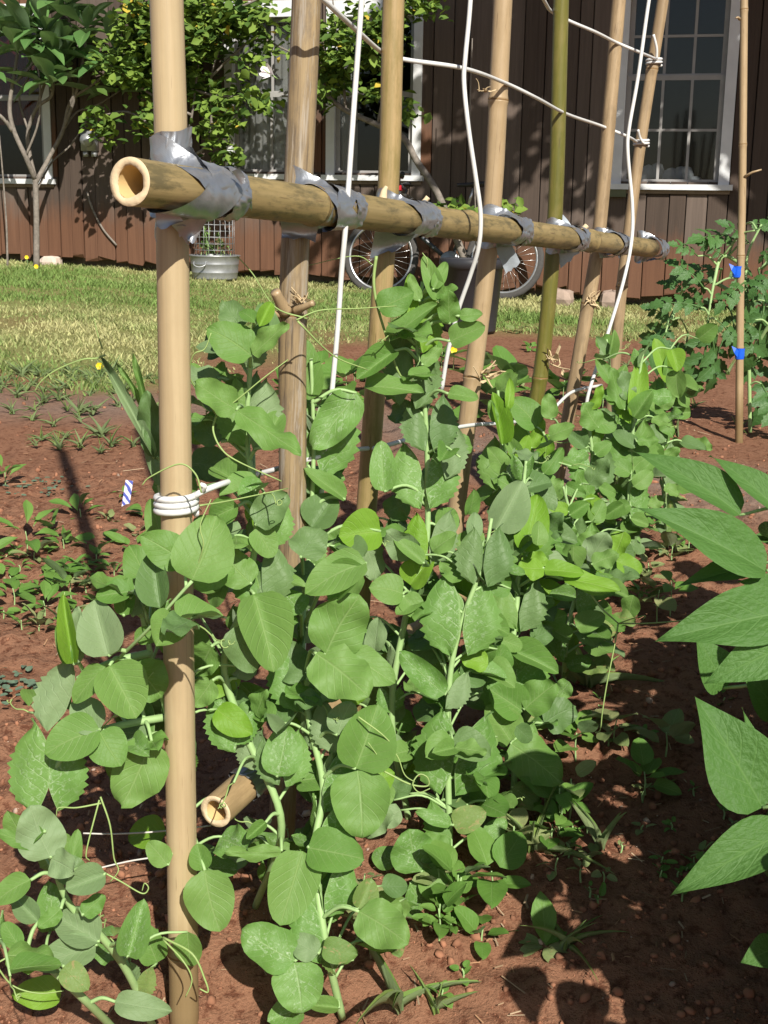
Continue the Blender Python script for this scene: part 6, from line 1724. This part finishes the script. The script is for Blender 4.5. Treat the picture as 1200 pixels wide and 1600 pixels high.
    names = ['beside the yellow flower left of the third post', 'just left of the weathered post', 'behind the hanging wire near the weathered post', 'right of the third post', 'below the black pot', 'right of the foot of the buff post', 'left of the green post', 'under the left leaves of the tallest pea', 'left below the black pot', 'between the weathered and the third post', 'between the green and the brown post', 'behind the buff post']
    for k, pp in enumerate(spots):
        weed(G(*pp), 'broad', q.uniform(.14, .24), q.randint(9, 13), 'low broad leaved plant ' + names[k], 'low leafy plants behind the trellis', 900 + k, 'g', 0, .5, .8)
    # yellow flowers
    fl = [((553, 579), 'beside the third post behind the peas'), ((680, 531), 'under the black pot behind the tallest pea'), ((708, 551), 'left of the buff post near the dry husk'), ((157, 580), 'on the bare patch at the left end of the lawn'), ((940, 624), 'behind the brown leaning post'), ((900, 437), 'against the wall right of the green post'), ((43, 412), 'at the foot of the plumeria trunk'), ((58, 428), 'on the lawn below the plumeria'), ((380, 424), 'right of the metal tub at the wall'), ((498, 745), 'deep among the peas behind the weathered post')]
    for k, ((x, y), where) in enumerate(fl[:9]):
        p = G(x, y + (26 if y > 500 and x > 400 else 8)); h = .10 if y > 500 and x > 400 else .05
        if y < 440: h = .10
        T = thing('yellow_flower', 'small yellow flower %s' % where, 'flower', p, 0, 'yellow flowers')
        m = MB(); m.tube([(0, 0, -.005), (.003, 0, h * .6), (0, -.005, h)], .0022, 5); m.build('stem', M['stem'], T)
        m = MB(); R = .020 if y > 500 else .020
        for j in range(6):
            a = j * math.pi / 3
            d = Vector((math.cos(a), -.35, math.sin(a) * .9)).normalized() * R; sd = Vector((-math.sin(a), 0, math.cos(a))) * R * .45
            o = Vector((0, -.005, h)); m.add([o, o + d * .7 + sd, o + d, o + d * .7 - sd], [(0, 1, 2, 3)])
        m.lathe([(.001, .004), (R * .3, .003), (R * .35, 0)], 8, Matrix.Translation((0, -.006, h)) @ Matrix.Rotation(rad(80), 4, 'X'))
        m.build('petals', M['yellow'], T, False)
    # striped plastic plant label
    p = G(196, 792)
    t = NT('label_print')
    w = t.n('ShaderNodeTexWave', wave_type='BANDS', bands_direction='DIAGONAL'); t.l(t.coord('Object', (1, 1, 1)), w.inputs[0]); w.inputs['Scale'].default_value = 22; w.inputs['Distortion'].default_value = 4
    lab_m = t.done(t.principled(t.ramp(w.outputs['Fac'], [(.35, (.06, .08, .34)), (.5, (.58, .55, .60)), (.8, (.62, .58, .62))]), .4))
    m = MB(); m.box((-.012, -.001, -.03), (.012, .001, .085))
    o = m.build('plant_label', lab_m, None, False, Matrix.Translation(p) @ Matrix.Rotation(rad(8), 4, 'Y') @ Matrix.Rotation(rad(-12), 4, 'X'))
    tag(o, 'white and blue striped plastic label stuck in the soil left of front post', 'plant label')
    # straw and dry bits on the soil
    V, F, C = [], [], []
    for k in range(900):
        y = 1.5 + 4.5 * q.random() ** 1.6; x = q.uniform(-1, 1) * (.32 * y + .1)
        z = float(ground_z(x, y) + fbm(np.array(x), np.array(y), 2.2, 3) * .05 + (abs(fbm(np.array(x), np.array(y), 14, 4)) * .055 - .008)) + .006
        a = q.random() * 6.28; L = q.uniform(.006, .03) if k % 9 else q.uniform(.03, .09); w_ = q.uniform(.0006, .0016) if k % 5 else q.uniform(.0012, .0026)
        dx, dy = math.cos(a) * L / 2, math.sin(a) * L / 2; sx, sy = -math.sin(a) * w_, math.cos(a) * w_
        o = len(V); e = q.uniform(-.003, .006)
        V += [(x - dx - sx, y - dy - sy, z), (x + dx - sx, y + dy - sy, z + e), (x + dx, y + dy, z + e + w_), (x - dx, y - dy, z + w_), (x + dx + sx, y + dy + sy, z + e), (x - dx + sx, y - dy + sy, z)]
        F += [(o, o + 1, o + 2, o + 3), (o + 3, o + 2, o + 4, o + 5)]
        g = q.uniform(.6, 1.2); c = q.choice(((.42, .31, .20), (.30, .20, .12), (.36, .20, .11))); C += [(c[0] * g, c[1] * g, c[2] * g, 1)] * 6
    o = link('dry_straw', np_mesh('dry_straw', V, F, M['tinted_soil'], False, C)); tag(o, 'bits of dry straw and leaf scattered over the red soil', 'straw'); o['kind'] = 'stuff'
build_weeds()
